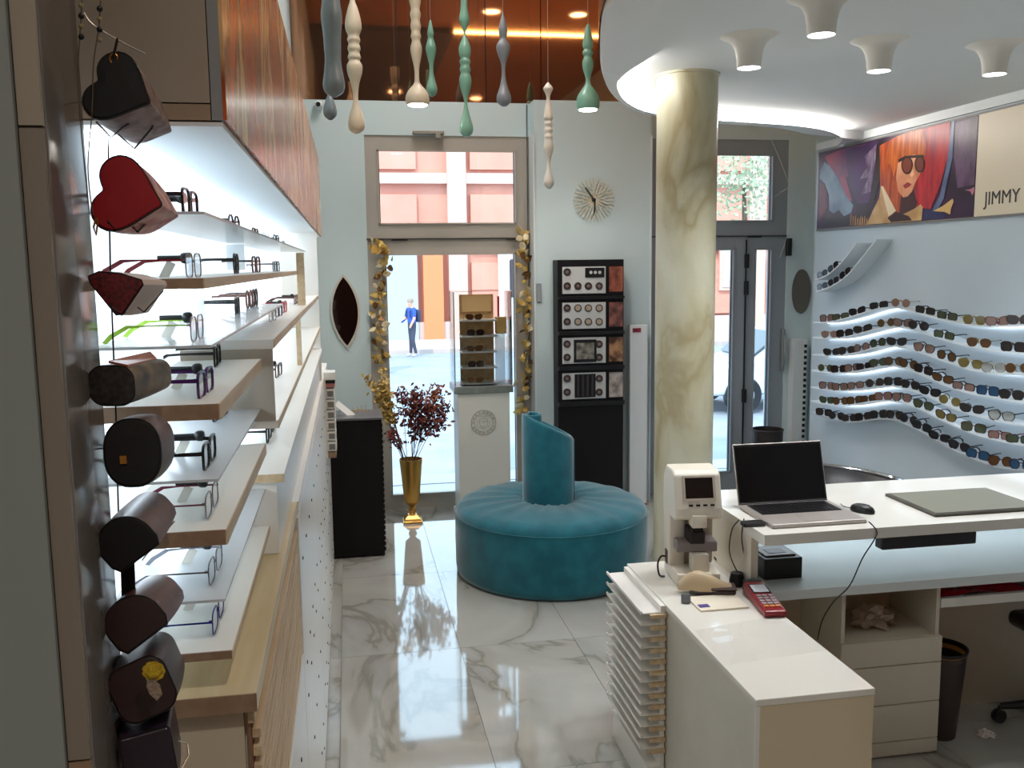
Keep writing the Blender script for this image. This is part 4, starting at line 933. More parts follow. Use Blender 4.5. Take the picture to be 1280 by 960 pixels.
# laptop
lp = thing('laptop', (1.742, 3.30, 1.0005), 'open silver laptop with black screen on the raised desk shelf', 'laptop')
alu = mat('aluminium', (168, 160, 154), .35, metal=.4)
B(-.195, -.15, 0, .195, .155, .016, .005, 2).build('base', alu, lp, local=True)
kb = B(-.17, -.01, .0155, .17, .135, .0175).build('keyboard_bed', black_m, lp, local=True)
km = B(-.0095, -.009, 0, .0095, .009, .0022).mesh('key')
for r_ in range(6):
    for c_ in range(15): inst('key', km, dark_m, kb, (-.156+c_*.0223, .004+r_*.0232, .0175))
B(-.05, -.13, .0158, .06, -.035, .0165).build('touchpad', mat('touchpad_grey', (150, 142, 136), .3), lp, local=True)
sm = Matrix.Translation((0, .152, .012)) @ Matrix.Rotation(-.30, 4, 'X')
ld = B(-.197, 0, 0, .197, .008, .252, .003, mtx=sm).build('lid', alu, lp, local=True)
B(-.193, -.0012, .008, .193, .0005, .247, mtx=sm).build('screen_bezel', black_m, ld, local=True)
B(-.186, -.0022, .018, .186, -.001, .238, mtx=sm).build('screen', mat('laptop_screen', (10, 8, 10), .06, spec=.6), ld, local=True)
MB().tube([(-.19, .153, .014), (.19, .153, .014)], .007, 8).build('hinge', dark_m, lp, local=True)
t = thing('computer_mouse', (2.005, 3.30, 1.0002), 'black corded mouse right beside the laptop', 'mouse', rz=.5)
MB().lathe([(.001, .034), (.016, .031), (.026, .022), (.030, .010), (.029, 0)], (0, 0, 0), 20, 1.0, 1.75).build('shell', black_m, t, smooth=True, local=True)
MB().tube(spline([(0, .05, .006), (.01, .09, .004), (.04, .12, .003)], 4), .0018, 6).build('lead', black_m, t, local=True)
pad = thing('desk_mat', (2.475, 3.36, 1.0002), 'large flat grey-green writing mat on the raised shelf', 'desk mat')
B(2.235, 3.165, 1.0002, 2.715, 3.51, 1.012, .003).build('mat_base', mat('mat_dark', (70, 66, 58), .5), pad); B(2.247, 3.177, 1.012, 2.703, 3.498, 1.014).build('mat_surface', mat('mat_green', (122, 122, 108), .45), pad)
bx = thing('label_printer', (1.665, 3.37, .7502), 'black boxy label printer on the lower desk under the laptop shelf', 'printer')
B(1.585, 3.285, .7502, 1.745, 3.45, .836, .003).build('housing', black_m, bx); B(1.60, 3.31, .836, 1.73, 3.43, .842, .002).build('lid', mat('printer_grey', (92, 88, 88), .35), bx); B(1.625, 3.335, .842, 1.70, 3.39, .8435).build('recess', black_m, bx)
tag(B(1.965, 3.09, .908, 2.365, 3.14, .957, .004).build('cable_box', mat('cable_black', (30, 24, 30), .4)), 'long black cable box fixed under the raised shelf edge', 'cable box')
tag(MB().tube(spline([py(1086, 652, 3.085), py(1096, 664, 3.08), py(1092, 676, 3.08), py(1078, 698, 3.09), py(1062, 732, 3.10), py(1042, 752, 3.12), py(1028, 775, 3.12), py(1022, 800, 3.13)], 6), .0025, 6).build('mouse_cable', black_m), 'thin black cable hanging in front of the service desk', 'cable')
for k, (pts, lb) in enumerate((([(924, 650), (915, 662), (912, 690), (922, 715), (934, 726)], 'black cable looping down beside the lens meter'), ([(930, 648), (927, 672), (931, 700), (934, 724)], 'black cable hanging straight behind the lens meter'), ([(941, 660), (936, 672), (944, 690), (948, 724)], 'thin black cable hanging from the laptop edge'))):
    tag(MB().tube(spline([py(x, y, 3.27) for x, y in pts], 6), .0024, 6).build('cable', black_m), lb, 'cable')
tag(B(1.452, 3.19, 1.0002, 1.54, 3.23, 1.018, .003).build('power_brick', black_m), 'small black power adapter at the corner of the raised shelf', 'adapter')
tag(MB().lathe([(.028, 0), (.030, .02), (.024, .05), (.02, .052)], (1.458, 3.26, .7503), 16).build('tape_roll', dark_m, smooth=True), 'dark round stamp behind the card terminal', 'stamp')
# chrome chair behind the desk
ch = thing('visitor_armchair', (2.53, 4.35, 0), 'dark tub armchair with bright edge behind the service desk', 'chair')
R_ = [[(.33*math.cos(a)*s, .33*math.sin(a)*s, z) for a in [PI*1.0-PI*1.25*k/16+.3 for k in range(17)]] for s, z in ((.9, .38), (1.0, .62), (1.04, .88))]
m_ = MB(); m_.grid([[(x, y, z-(0 if i < 2 else .10*max(0, x+.2))) for x, y, z in r] for i, r in enumerate(R_)]); sh = m_.build('tub_back', mat('tub_dark', (44, 42, 44), .35), ch, smooth=True, local=True); sd = sh.modifiers.new('s', 'SOLIDIFY'); sd.thickness = .03
MB().tube([Vector(p)+Vector((0, 0, .01-.10*max(0, p[0]+.2))) for p in R_[-1]], .012, 8).build('top_rail', chrome_m, ch, smooth=True, local=True)
MB().lathe([(.30, .36), (.32, .38), (.32, .45), (.28, .47)], (0, 0, 0), 24).build('seat', mat('tub_dark', (44, 42, 44)), ch, smooth=True, local=True)
for a in (.6, 2.2, 3.8, 5.4): MB().tube([(.2*math.cos(a), .2*math.sin(a), .37), (.27*math.cos(a), .27*math.sin(a), 0)], .012, 8).build('leg', chrome_m, ch, local=True)

# wrinkled clear film on the counter
from mathutils import noise as _nz
fq = [pz(x, y, .7506) for x, y in ((868, 788), (968, 770), (1040, 812), (905, 832))]
rows_ = []
for i in range(15):
    u = i/14; rows_.append([])
    for j in range(13):
        v = j/12; p = fq[0].lerp(fq[1], u).lerp(fq[3].lerp(fq[2], u), v); p.z = .7508+.006*max(0, _nz.noise(Vector((u*6, v*5, 2)))+.25)*math.sin(PI*u)*math.sin(PI*v); rows_[-1].append(p)
tag(MB().grid(rows_).build('clear_film', glassy('film', (253, 253, 253), rough=.05, ior=1.16), smooth=True), 'wrinkled clear plastic film lying on the counter top', 'film')
# ---------------------------------------------------------------- round teal pouf with spiral backrest
teal = mat('teal_velvet', (26, 92, 106), .75, col2=(34, 108, 122), vscale=9, sheen=.7, bump=.05, bscale=160, spec=.2)
pf = thing('round_pouf', (1.275, 5.80, 0), 'large round teal velvet pouf with rolled backrest in the middle', 'pouf')
n = 64; rows_ = []
for r_, z in ((.93, .0), (.985, .012), (1., .05), (1.005, .25), (1., .395), (.985, .425), (.95, .445), (.86, .462), (.65, .476), (.35, .484), (.30, .470)):
    rows_.append([(.63*r_*math.cos(2*PI*k/n), .665*r_*math.sin(2*PI*k/n), z+(.004*math.sin(k*1.7)+.003*math.sin(k*3.1) if z > .39 else 0)) for k in range(n)])
MB().grid(rows_, closeu=True, cap=True).build('seat_cushion', teal, pf, smooth=True, ang=70, local=True)
MB().tube([(.63*1.003*math.cos(2*PI*k/n), .665*1.003*math.sin(2*PI*k/n), .40) for k in range(n+1)], .0035, 6).build('piping', teal, pf, smooth=True, local=True)
MB().lathe([(.585, -.0), (.585, .006)], (0, 0, .0), 48, 1, 1.05).build('base_disc', black_m, pf, local=True)
# rolled backrest: slanted cylinder, high on one side, with a little scroll at its top
n = 48; rows_ = []
def slant(x): return .972 - .50*x
for r_, f in ((.166, None), (.168, -.02), (.162, -.004), (.150, .002), (.135, -.004), (.128, -.016), (.09, -.02), (.04, -.02)):
    rows_.append([(r_*math.cos(2*PI*k/n), r_*math.sin(2*PI*k/n), .455 if f is None else slant(r_*math.cos(2*PI*k/n))+f) for k in range(n)])
br = MB().grid(rows_, closeu=True, cap=True).build('rolled_backrest', teal, pf, smooth=True, ang=60, local=True); br.location = (-.028, -.05, 0)
rows_ = []; th = .022
for i in range(41):
    t = i/40; a = PI*.9 + t*2*PI*1.15; r = .062-.022*t; c, s_ = math.cos(a), math.sin(a); zt = 1.045+.022*t
    rows_.append([(-.098+q*c, -.03+q*s_, z) for q, z in ((r, .98), (r, zt-.01), (r-.006, zt), (r-th+.006, zt), (r-th, zt-.01), (r-th, .98))])
sc2 = MB().grid(rows_, cap=True).build('scroll_top', teal, br, smooth=True, ang=60, local=True)
sl_ = []
for k in range(20): a = -.5+ k*.02
m_ = MB(); m_.tube([(.169*math.cos(-.12), .169*math.sin(-.12), .46), (.169*math.cos(-.12), .169*math.sin(-.12), slant(.166)-.015)], .006, 8); m_.build('end_roll', teal, br, smooth=True, local=True)
# ---------------------------------------------------------------- black carved cabinet with things on top
bc = thing('black_cabinet', (.005, 6.46, 0), 'tall narrow black cabinet with studded side beside the window', 'cabinet')
blk = mat('black_wood', (9, 6, 8), .55, spec=.25, col2=(15, 10, 11), vscale=8, vstretch=(1, 1, .2))
B(-.188, 6.275, .012, .196, 6.62, .965).build('body', blk, bc); B(-.14, 6.31, 0, .15, 6.6, .012).build('plinth', black_m, bc)
B(-.196, 6.262, .965, .206, 6.63, .982, .002).build('top', mat('slate_top', (96, 92, 96), .3), bc)
sm_ = B(0, -.014, -.014, .010, .014, .014, .004).mesh('stud')
for k in range(24):
    for j in range(3): inst('stud', sm_, blk, bc, (.196-.005, 6.29+j*.13-6.46, .05+k*.038))
B(.02-.20, 6.2735, .05, .18, 6.275, .94).build('door', blk, bc)
cs = thing('card_holder', (-.05, 6.42, .9822), 'small white card leaning on a clear holder on the black cabinet', 'card')
mt = Matrix.Translation((-.045, 6.40, 1.022)) @ Matrix.Rotation(.72, 4, 'Y') @ Matrix.Rotation(-.5, 4, 'X')
B(-.075, -.001, -.022, .075, .001, .022, mtx=mt).build('card', mat('card_white', (236, 234, 230), .5), cs)
MB().lathe([(.022, .9825), (.022, .988), (.012, .99), (.012, 1.03), (.010, 1.03)], (-.075, 6.43, 0), 16).build('holder', acryl_m, cs, smooth=True)
go = thing('golden_twig_ornament', (.06, 6.46, .9822), 'little golden twig ornament lying on the black cabinet', 'ornament')
gold_m = mat('gold', (206, 160, 84), .3, metal=.85)
MB().tube([(.0, 6.45, .985), (.05, 6.47, 1.01), (.12, 6.48, .99)], .003, 6).build('twig', gold_m, go)
for k in range(4): MB().tube([(.02+k*.025, 6.46, .992), (.01+k*.03, 6.44, 1.03+.005*k)], .002, 5).build('sprig', gold_m, go)
# ---------------------------------------------------------------- almond mirror, clock, wall bits
am = thing('almond_wall_mirror', (-.02, YB-.001, 1.36), 'dark almond-shaped mirror with cream frame on the blue wall', 'mirror')
def vesica(h, w, n=16):
    P = [(w*math.cos(PI*k/n - PI/2)**1.0*(1 if True else 1), h*math.sin(PI*k/n-PI/2)) for k in range(n+1)]
    R_ = (h*h+w*w)/(2*w); P = []
    for s_ in (1, -1):
        for k in range(n):
            v = -h+2*h*k/n; v = v if s_ == 1 else -v
            P.append((s_*(math.sqrt(R_*R_-v*v)-(R_-w)), v))
    return P
cz = 1.648; tl_ = .05
def amf(u, v, d): return (-.022+u*math.cos(tl_)+v*math.sin(tl_)*-.5, d, cz+v)
MB().prism(vesica(.30, .118), amf, YB-.002, YB-.014).build('frame', mat('cream_frame', (206, 200, 186), .4), am)
MB().prism(vesica(.274, .100), amf, YB-.0145, YB-.018).build('mirror_glass', mat('dark_mirror', (60, 50, 50), .04, metal=.9), am)
ck = thing('sunburst_clock', (2.0, 7.345, 2.35), 'cream sunburst wall clock with black hands above the black display stand', 'clock')
cc = py(742, 250, 7.34); ray_m = mat('clock_cream', (214, 206, 186), .5)
rmesh = B(-.0045, -.003, 0, .0045, .003, .060, .001).mesh('ray')
for ring, (r0, nn, sc) in enumerate(((.045, 18, .9), (.085, 26, .8), (.128, 32, .75))):
    for k in range(nn):
        a = 2*PI*(k+.5*ring)/nn; o = inst('ray', rmesh, ray_m, ck, (cc.x+r0*math.sin(a)-2.0, -.012, cc.z+r0*math.cos(a)-2.35), (0, a, 0)); o.scale = (1, 1, sc)
MB().lathe([(.001, 0), (.05, 0), (.05, .006), (.001, .006)], (0, 0, 0), 24, mtx=Matrix.Translation((cc.x, 7.349, cc.z)) @ Matrix.Rotation(PI/2, 4, 'X')).build('back_disc', ray_m, ck)
MB().tube([(cc.x, 7.325, cc.z), (cc.x-.072, 7.325, cc.z+.098)], .0055, 6).build('minute_hand', black_m, ck)
MB().tube([(cc.x+.006, 7.325, cc.z+.012), (cc.x+.004, 7.325, cc.z-.10)], .0065, 6).build('hour_hand', black_m, ck)
MB().lathe([(.014, 0), (.014, .03), (.004, .032)], (0, 0, 0), 16, mtx=Matrix.Translation((cc.x, 7.349, cc.z)) @ Matrix.Rotation(PI/2, 4, 'X')).build('hub', black_m, ck)
p = py(398, 132, YB); cam_ = thing('security_camera', (p.x, YB-.02, p.z-.04), 'tiny pale security camera under the mirror cladding', 'camera')
MB().lathe([(.035, 0), (.035, .02), (.030, .05), (.020, .06), (.001, .06)], (0, 0, 0), 16, mtx=Matrix.Translation((p.x, YB, p.z)) @ Matrix.Rotation(PI/2, 4, 'X')).build('housing', whited_m, cam_, smooth=True)
MB().lathe([(.018, 0), (.018, .004), (.001, .004)], (0, 0, 0), 16, mtx=Matrix.Translation((p.x, YB-.06, p.z)) @ Matrix.Rotation(PI/2, 4, 'X')).build('lens', black_m, cam_)
tag(B(1.51, 7.335, 1.70, 1.55, 7.35, 1.85, .003).build('wall_switch', mat('switch_grey', (150, 156, 160), .4)), 'grey wall switch beside the golden garland', 'switch')
tag(MB().tube([(1.475, YB-.006, 3.28), (1.476, YB-.006, 2.2), (1.474, YB-.006, .9)], .004, 6).build('wall_cable', mat('cable_grey', (70, 70, 74), .5)), 'thin dark cable running down the window corner', 'cable')
# ---------------------------------------------------------------- black display stand with sample trays
dp = thing('sample_display_stand', (1.93, 7.25, 0), 'tall black display stand with four white sample boards', 'display stand')
def dx(x, y): q = py(x, y, 7.17); return q.x, q.z
x0, z1 = dx(697, 325); x1, _ = dx(780, 325)
B(x0, 7.175, 0, x1, 7.343, z1, .003).build('body', mat('stand_black', (12, 9, 13), .5, spec=.3), dp)
tray_m = mat('tray_white', (196, 196, 194), .4); disc_m = mat('disc_dark', (58, 50, 50), .35); discl_m = mat('disc_light', (168, 150, 130), .35)
cols = [(708.5, 0), (722, 1), (735, 2), (748.5, 3)]
dm = MB().lathe([(.030, 0), (.030, .006), (.026, .008), (.024, .005), (.001, .005)], (0, 0, 0), 20, mtx=Matrix.Rotation(PI/2, 4, 'X')).mesh('disc', True, 40)
dm2 = MB().lathe([(.013, 0), (.013, .002), (.001, .002)], (0, 0, 0), 12, mtx=Matrix.Rotation(PI/2, 4, 'X')).mesh('disc_centre')
rowy = [(333, 367.5, [340, 357.5]), (377.5, 411.5, [385, 402]), (421, 455, [430, 446.5]), (465, 499.5, [473, 490])]
pics = [((92, 40, 32), (168, 96, 72)), ((60, 34, 34), (150, 92, 80)), ((70, 40, 28), (190, 140, 100)), ((120, 112, 108), (190, 176, 168))]
names = ['topmost', 'second', 'third', 'lowest']
for i, (ya, yb, cy) in enumerate(rowy):
    a = dx(703, yb); b = dx(757, ya)
    bd = B(a[0], 7.163, a[1], b[0], 7.175, b[1], .002).build('sample_board', tray_m, dp)
    e0 = dx(698, yb+3.5); e1 = dx(780, yb+5.5); B(e0[0], 7.15, e1[1], e1[0], 7.175, e0[1], .002).build('shelf_lip', black_m, dp)
    for cyi, yy in enumerate(cy):
        for x, j in cols:
            if i == 0 and cyi == 0 and j > 0: continue
            if i in (2, 3) and j in (1, 2): continue
            q = dx(x, yy); lm2 = discl_m if (i == 1 and j > 0) else disc_m
            o = inst('disc', dm, disc_m, bd, (q[0]-wloc(bd).x, 7.1625-wloc(bd).y, q[1]-wloc(bd).z))
            o2 = inst('disc_centre', dm2, mat('disc_rose', (128, 104, 98), .4) if lm2 is disc_m else discl_m, bd, (q[0]-wloc(bd).x, 7.157-wloc(bd).y, q[1]-wloc(bd).z))
            if lm2 is discl_m: o2.scale = (1.7, 1, 1.7)
    if i == 0:
        a = dx(731, 347); b = dx(755, 334.5); B(a[0], 7.155, a[1], b[0], 7.1635, b[1], .003).build('lens_pouch', black_m, bd)
        for k in range(3): q = dx(738+k*5.5, 340.5); inst('disc_centre', dm2, tray_m, bd, (q[0]-wloc(bd).x, 7.154-wloc(bd).y, q[1]-wloc(bd).z))
    if i == 2: a = dx(717, 453); b = dx(745, 424); B(a[0], 7.155, a[1], b[0], 7.1635, b[1]).build('picture_frame', black_m, bd); a = dx(720, 449); b = dx(742, 428); B(a[0], 7.153, a[1], b[0], 7.155, b[1]).build('picture', mat('pic_grey', (150, 146, 132), .5, col2=(70, 66, 60), vscale=20), bd)
    if i == 3:
        a = dx(718, 497); b = dx(744, 467); fr_ = B(a[0], 7.158, a[1], b[0], 7.1635, b[1]).build('rod_tray', black_m, bd)
        for k in range(4):
            q0 = dx(722+k*6, 495); q1 = dx(722+k*6, 469); MB().tube([(q0[0], 7.155, q0[1]), (q1[0], 7.155, q1[1])], .008, 8).build('sample_rod', disc_m, bd)
    a = dx(761.5, yb-3); b = dx(778.5, ya); B(a[0], 7.166, a[1], b[0], 7.175, b[1]).build('picture_card', mat('pic_%d' % i, pics[i][0], .4, col2=pics[i][1], vscale=14, detail=5), dp)
ws = thing('white_info_stand', (2.36, 7.28, 0), 'slim white board standing between black display and glass door', 'stand')
B(2.27, 7.25, 0, 2.42, 7.30, 1.50, .003).build('board', whited_m, ws); B(2.29, 7.243, 1.44, 2.36, 7.2495, 1.475).build('red_label', mat('label_red', (150, 40, 40), .5), ws); B(2.30, 7.2425, 1.452, 2.33, 7.2432, 1.465).build('blue_label', mat('label_blue', (50, 40, 90), .5), ws)
# ---------------------------------------------------------------- pedestal, glass case and sunglasses
ps = thing('white_pedestal', (1.01, 7.16, 0), 'white pedestal with a round face emblem on its front', 'pedestal')
B(.812, 7.0, 0, 1.217, 7.32, 1.018, .003).build('body', mat('pedestal_white', (214, 214, 204), .45), ps)
B(.80, 6.99, 0, 1.229, 7.33, .05, .003).build('foot', mat('pedestal_white', (214, 214, 204)), ps)
ec = py(604.5, 528, 6.998); em_ = mat('emblem_grey', (176, 172, 160), .4)
def ringm(r0, r1, name, d=.003, m=None):
    mm = MB(); nn = 40
    mm.grid([[(ec.x+r*math.cos(2*PI*k/nn), 7.0-q, ec.z+r*math.sin(2*PI*k/nn)) for k in range(nn)] for r, q in ((r0, 0), (r0, d), (r1, d), (r1, 0))], closeu=True); return mm.build(name, m or em_, ps)
ringm(.094, .100, 'emblem_ring'); ringm(.070, .074, 'emblem_ring')
for k in range(16):
    a = 2*PI*k/16; c = Vector((ec.x+.083*math.cos(a), 6.998, ec.z+.083*math.sin(a)))
    B(-.006, -.002, -.005, .006, .002, .005, mtx=Matrix.Translation(c) @ Matrix.Rotation(-a, 4, 'Y')).build('emblem_key', em_, ps)
def eline(pts, r=.002): MB().tube([(ec.x+x*.1, 6.998, ec.z+z*.1) for x, z in pts], r, 5).build('emblem_line', em_, ps)
eline(spline([(-.30, .25, 0)[:2]+(0,) if False else (-.30, .25, 0), (-.32, -.1, 0), (-.2, -.4, 0), (0, -.52, 0), (.2, -.4, 0), (.32, -.1, 0), (.30, .25, 0)], 4) and [(-.30, .25), (-.33, 0), (-.24, -.34), (0, -.52), (.24, -.34), (.33, 0), (.30, .25)])
eline([(-.32, .25), (-.15, .38), (0, .30), (.15, .38), (.32, .25)]); eline([(-.45, .45), (-.25, .55), (-.08, .48), (0, .58), (.08, .48), (.25, .55), (.45, .45)])
eline([(-.5, .2), (-.42, 0), (-.52, -.2), (-.38, -.42)]); eline([(.5, .2), (.42, 0), (.52, -.2), (.38, -.42)])
eline([(-.2, .1), (-.1, .14), (-.05, .08)]); eline([(.2, .1), (.1, .14), (.05, .08)]); eline([(0, .12), (-.04, -.12), (.05, -.14)]); eline([(-.12, -.28), (0, -.25), (.12, -.28)])
dc = thing('glass_display_case', (1.01, 7.16, 1.019), 'clear display case with grey stone base and tan backing on the pedestal', 'display case')
B(.785, 6.985, 1.019, 1.245, 7.335, 1.075, .003).build('stone_base', mat('stone_grey', (126, 132, 126), .3, col2=(100, 106, 100), vscale=12), dc)
cg = glassy('case_glass', (250, 252, 252), ior=1.3)
for nme, a in (('side_pane', (.79, 6.99, 1.076, .796, 7.33, 1.80)), ('side_pane', (1.234, 6.99, 1.076, 1.24, 7.33, 1.80)), ('front_pane', (.797, 6.99, 1.076, 1.233, 6.996, 1.80)), ('top_pane', (.79, 6.99, 1.8005, 1.24, 7.33, 1.806))): B(*a).build(nme, cg, dc)
B(.86, 7.20, 1.076, 1.13, 7.21, 1.775).build('tan_backing', mat('cork_tan', (186, 148, 98), .6, col2=(166, 124, 76), vscale=30), dc)
B(.88, 7.186, 1.64, 1.11, 7.199, 1.765).build('kraft_box_face', mat('kraft', (196, 156, 104), .6), dc)
for k in range(5):
    z = 1.085+k*.122; sp_ = B(.855, 7.02, z, 1.13, 7.199, z+.012).build('step', white_m, dc)
    cl_ = [('gold rimmed', GD, (150, 100, 60)), ('black', BK, (60, 40, 36)), ('tortoiseshell brown', BR, (110, 74, 44)), ('black', BK, (46, 40, 40)), ('brown', BR, (96, 66, 40))][k]
    spectacles('sunglasses', Matrix.Translation((.955+.01*(k % 2), 7.05, z+.0125)) @ Matrix.Rotation(.15*(k % 3-1), 4, 'Z'), 'square' if k % 2 else 'cat', True, cl_[1], cl_[2], .7, '%s sunglasses on the %s step of the glass case' % (cl_[0], ['lowest', 'second', 'third', 'fourth', 'fifth'][k]), 'sunglasses', 'sunglasses in the glass display case')
tag(B(1.135, 7.09, 1.47, 1.215, 7.17, 1.60, .003).build('golden_box', mat('gold_card', (206, 160, 84), .4)), 'small golden box hung in the glass case', 'box')
tag(B(1.15, 7.11, 1.602, 1.165, 7.13, 1.76).build('red_ribbon', mat('ribbon_red', (176, 40, 50), .5)), 'narrow red ribbon above the golden box', 'ribbon')
B(1.136, 7.172, 1.076, 1.214, 7.19, 1.465).build('support_post', acryl_m, dc)
# ---------------------------------------------------------------- golden vase with dried branches
vs_ = thing('golden_vase', (.445, 7.11, 0), 'tall golden trumpet vase on a stepped square foot', 'vase')
B(-.075, -.075, 0, .075, .075, .018, .002).build('foot', gold_m, vs_, local=True)
m_ = MB(); m_.grid([[(-s, -s, z), (s, -s, z), (s, s, z), (-s, s, z)] for s, z in ((.068, .018), (.058, .035), (.040, .055), (.034, .06))], closeu=True, cap=True); m_.build('stepped_foot', gold_m, vs_, local=True)
MB().lathe([(.028, .06), (.022, .07), (.030, .085), (.034, .098), (.030, .112), (.020, .122), (.032, .135), (.040, .142), (.060, .16)], (0, 0, 0), 28).build('stem', gold_m, vs_, smooth=True, ang=50, local=True)
MB().lathe([(.056, .16), (.060, .165), (.072, .30), (.086, .46), (.091, .505), (.088, .505), (.068, .30), (.05, .18)], (0, 0, 0), 32).build('cup', gold_m, vs_, smooth=True, ang=50, local=True)
rb = random.Random(11); base = Vector((.445, 7.11, .42))
leaf_r = mat('leaf_wine', (84, 26, 28), .55, col2=(120, 52, 34), vscale=40); leaf_o = mat('leaf_rust', (150, 84, 46), .55); stem_m = mat('stem_brown', (110, 82, 66), .7); wheat_m = mat('wheat_gold', (196, 166, 96), .5)
def leaf_quads(m_, c, n, r, size):
    for _ in range(n):
        p = c + Vector((rb.gauss(0, r), rb.gauss(0, r), rb.gauss(0, r*.8))); u = Vector((rb.uniform(-1, 1), rb.uniform(-1, 1), rb.uniform(-1, 1))).normalized(); w = u.orthogonal().normalized(); s = size*rb.uniform(.6, 1.3)
        m_.face([p-u*s, p+w*s*.55, p+u*s, p-w*s*.55])
for k in range(13):
    tx = py(rb.uniform(500, 566), rb.uniform(482, 540), 7.11); tx.y += rb.uniform(-.09, .12)
    if k == 0: tx = py(489, 545, 7.05)
    start = base+Vector((rb.uniform(-.03, .03), rb.uniform(-.03, .03), 0)); mid = start.lerp(tx, .55)+Vector((0, 0, .06))
    b_ = thing('dried_branch', tuple(start), '%s dried branch standing in the golden vase' % ('rust-orange leaved' if k % 5 == 3 else 'wine-red leaved'), 'branch', 'dried branches in the golden vase')
    pts = spline([start, mid, tx], 5); MB().tube(pts, .0022, 4).build('stem', stem_m, b_)
    m_ = MB()
    for q in range(5, len(pts)): leaf_quads(m_, pts[q], 13, .032, .021)
    leaf_quads(m_, tx, 18, .034, .021)
    stuff(m_.build('leaves', leaf_o if k % 5 == 3 else leaf_r, b_))
for k in range(9):
    tx = py(rb.uniform(458, 484), rb.uniform(462, 492), 7.15); tx.y += rb.uniform(-.04, .04); start = base+Vector((-.03+rb.uniform(-.02, .02), rb.uniform(-.03, .03), 0))
    b_ = thing('dried_wheat_stalk', tuple(start), 'dried golden wheat stalk leaning out of the golden vase', 'stalk', 'wheat stalks in the golden vase')
    pts = spline([start, start.lerp(tx, .5)+Vector((.0, 0, .02)), tx], 5); MB().tube(pts, .0026, 4).build('stem', mat('straw', (150, 124, 84), .6), b_)
    m_ = MB()
    for q in range(6, len(pts)): leaf_quads(m_, pts[q], 12, .016, .022)
    stuff(m_.build('ear', wheat_m, b_))
# ---------------------------------------------------------------- golden garlands
lfm = MB(); lfm.face([(0, 0, 0), (.012, .004, .014), (.014, .006, .030), (0, 0, .050), (-.014, .006, .030), (-.012, .004, .014)]); lfm = lfm.mesh('leaf')
lg_m = mat('garland_gold', (222, 186, 104), .35, metal=.3); lg2_m = mat('garland_cream', (232, 216, 176), .4); lgd_m = mat('garland_bronze', (120, 84, 44), .35, metal=.5)
for gi, (path, lb, nl) in enumerate((([(466, 306), (482, 318), (476, 350), (470, 385), (474, 420), (470, 455)], 'golden leaf garland hanging down the window frame next to the almond mirror', 90), ([(658, 292), (654, 315), (660, 350), (656, 390), (662, 430), (655, 470), (652, 512)], 'golden leaf garland hanging down the window frame beside the black stand', 90))):
    P = spline([py(x, y, YB-.03) for x, y in path], 8); t = thing('leaf_garland', tuple(P[-1]), lb, 'garland', 'golden garlands on the window frame')
    MB().tube(P, .003, 5).build('cord', wheat_m, t)
    for k in range(nl):
        p = P[min(len(P)-1, int(k*len(P)/nl))]; o = inst('leaf', lfm, rb.choice([lg_m, lg_m, lg_m, lg2_m, lg2_m, lgd_m]), t, p-t.location+Vector((rb.gauss(0, .018)+(.03 if gi == 0 and k % 3 == 0 else 0), rb.uniform(-.03, 0), rb.gauss(0, .02))), (rb.uniform(-1.2, 1.2), rb.uniform(-3, 3), rb.uniform(-1.2, 1.2)))
        s = rb.uniform(1.1, 2.0); o.scale = (s, s, s)
# ---------------------------------------------------------------- things by the door
bk = thing('dark_basket', (3.43, 7.12, 0), 'dark round umbrella basket standing by the glass door', 'basket')
MB().lathe([(.10, 0), (.118, .3), (.128, .60), (.130, .61), (.122, .61), (.112, .3), (.09, .02)], (0, 0, 0), 28).build('basket', mat('basket_dark', (34, 24, 24), .5, bump=.3, bscale=120), bk, smooth=True, ang=50, local=True)
MB().tube([(.129*math.cos(2*PI*k/28), .129*math.sin(2*PI*k/28), .607) for k in range(29)], .007, 6).build('rim', mat('basket_dark', (34, 24, 24)), bk, local=True)
nr = thing('pegged_white_rack', (3.87, 7.46, .35), 'narrow white rack with dark slots in the niche beside the door', 'rack')
B(3.805, 7.43, .0, 3.935, 7.515, 1.33, .002).build('board', whited_m, nr)
slm = B(-.012, -.003, -.013, .012, .003, .013).mesh('slot')
for k in range(18): inst('slot', slm, dark_m, nr, (3.915-3.87, 7.427-7.46, .42+k*.05-.35))
nr2 = thing('round_wall_mirror', (3.90, 7.505, 1.62), 'round bronze-rimmed mirror in the niche beside the door', 'mirror')
MB().lathe([(.001, 0), (.088, 0), (.088, .008), (.08, .01), (.001, .01)], (0, 0, 0), 28, mtx=Matrix.Translation((3.905, 7.516, 1.74)) @ Matrix.Rotation(PI/2, 4, 'X') @ Matrix.Diagonal((1, 2.2, 1, 1))).build('disc', mat('bronze_disc', (120, 112, 104), .3, metal=.6), nr2)
for k, pts in enumerate(([(962, 170), (975, 200), (990, 240), (998, 262)], [(975, 240), (985, 235), (968, 246)], [(1000, 235), (1006, 252), (1012, 268)], [(998, 262), (1003, 290), (1008, 312)], [(990, 250), (985, 290), (975, 322)])):
    tag(MB().tube(spline([py(x, y, 7.42) for x, y in pts], 5), .0022, 4).build('white_thread', mat('thread_white', (216, 222, 222), .6)), 'thin white decorative thread dangling by the door frame', 'thread', 'white threads by the door')
tag(MB().tube(spline([Vector((2.05, 6.9, .003)), Vector((2.15, 7.05, .05)), Vector((2.3, 7.2, .02)), Vector((2.42, 7.2, .003))], 6), .006, 6).build('floor_cable', mat('cable_pink', (110, 80, 80), .5)), 'dark cable curling on the floor behind the pouf', 'cable')
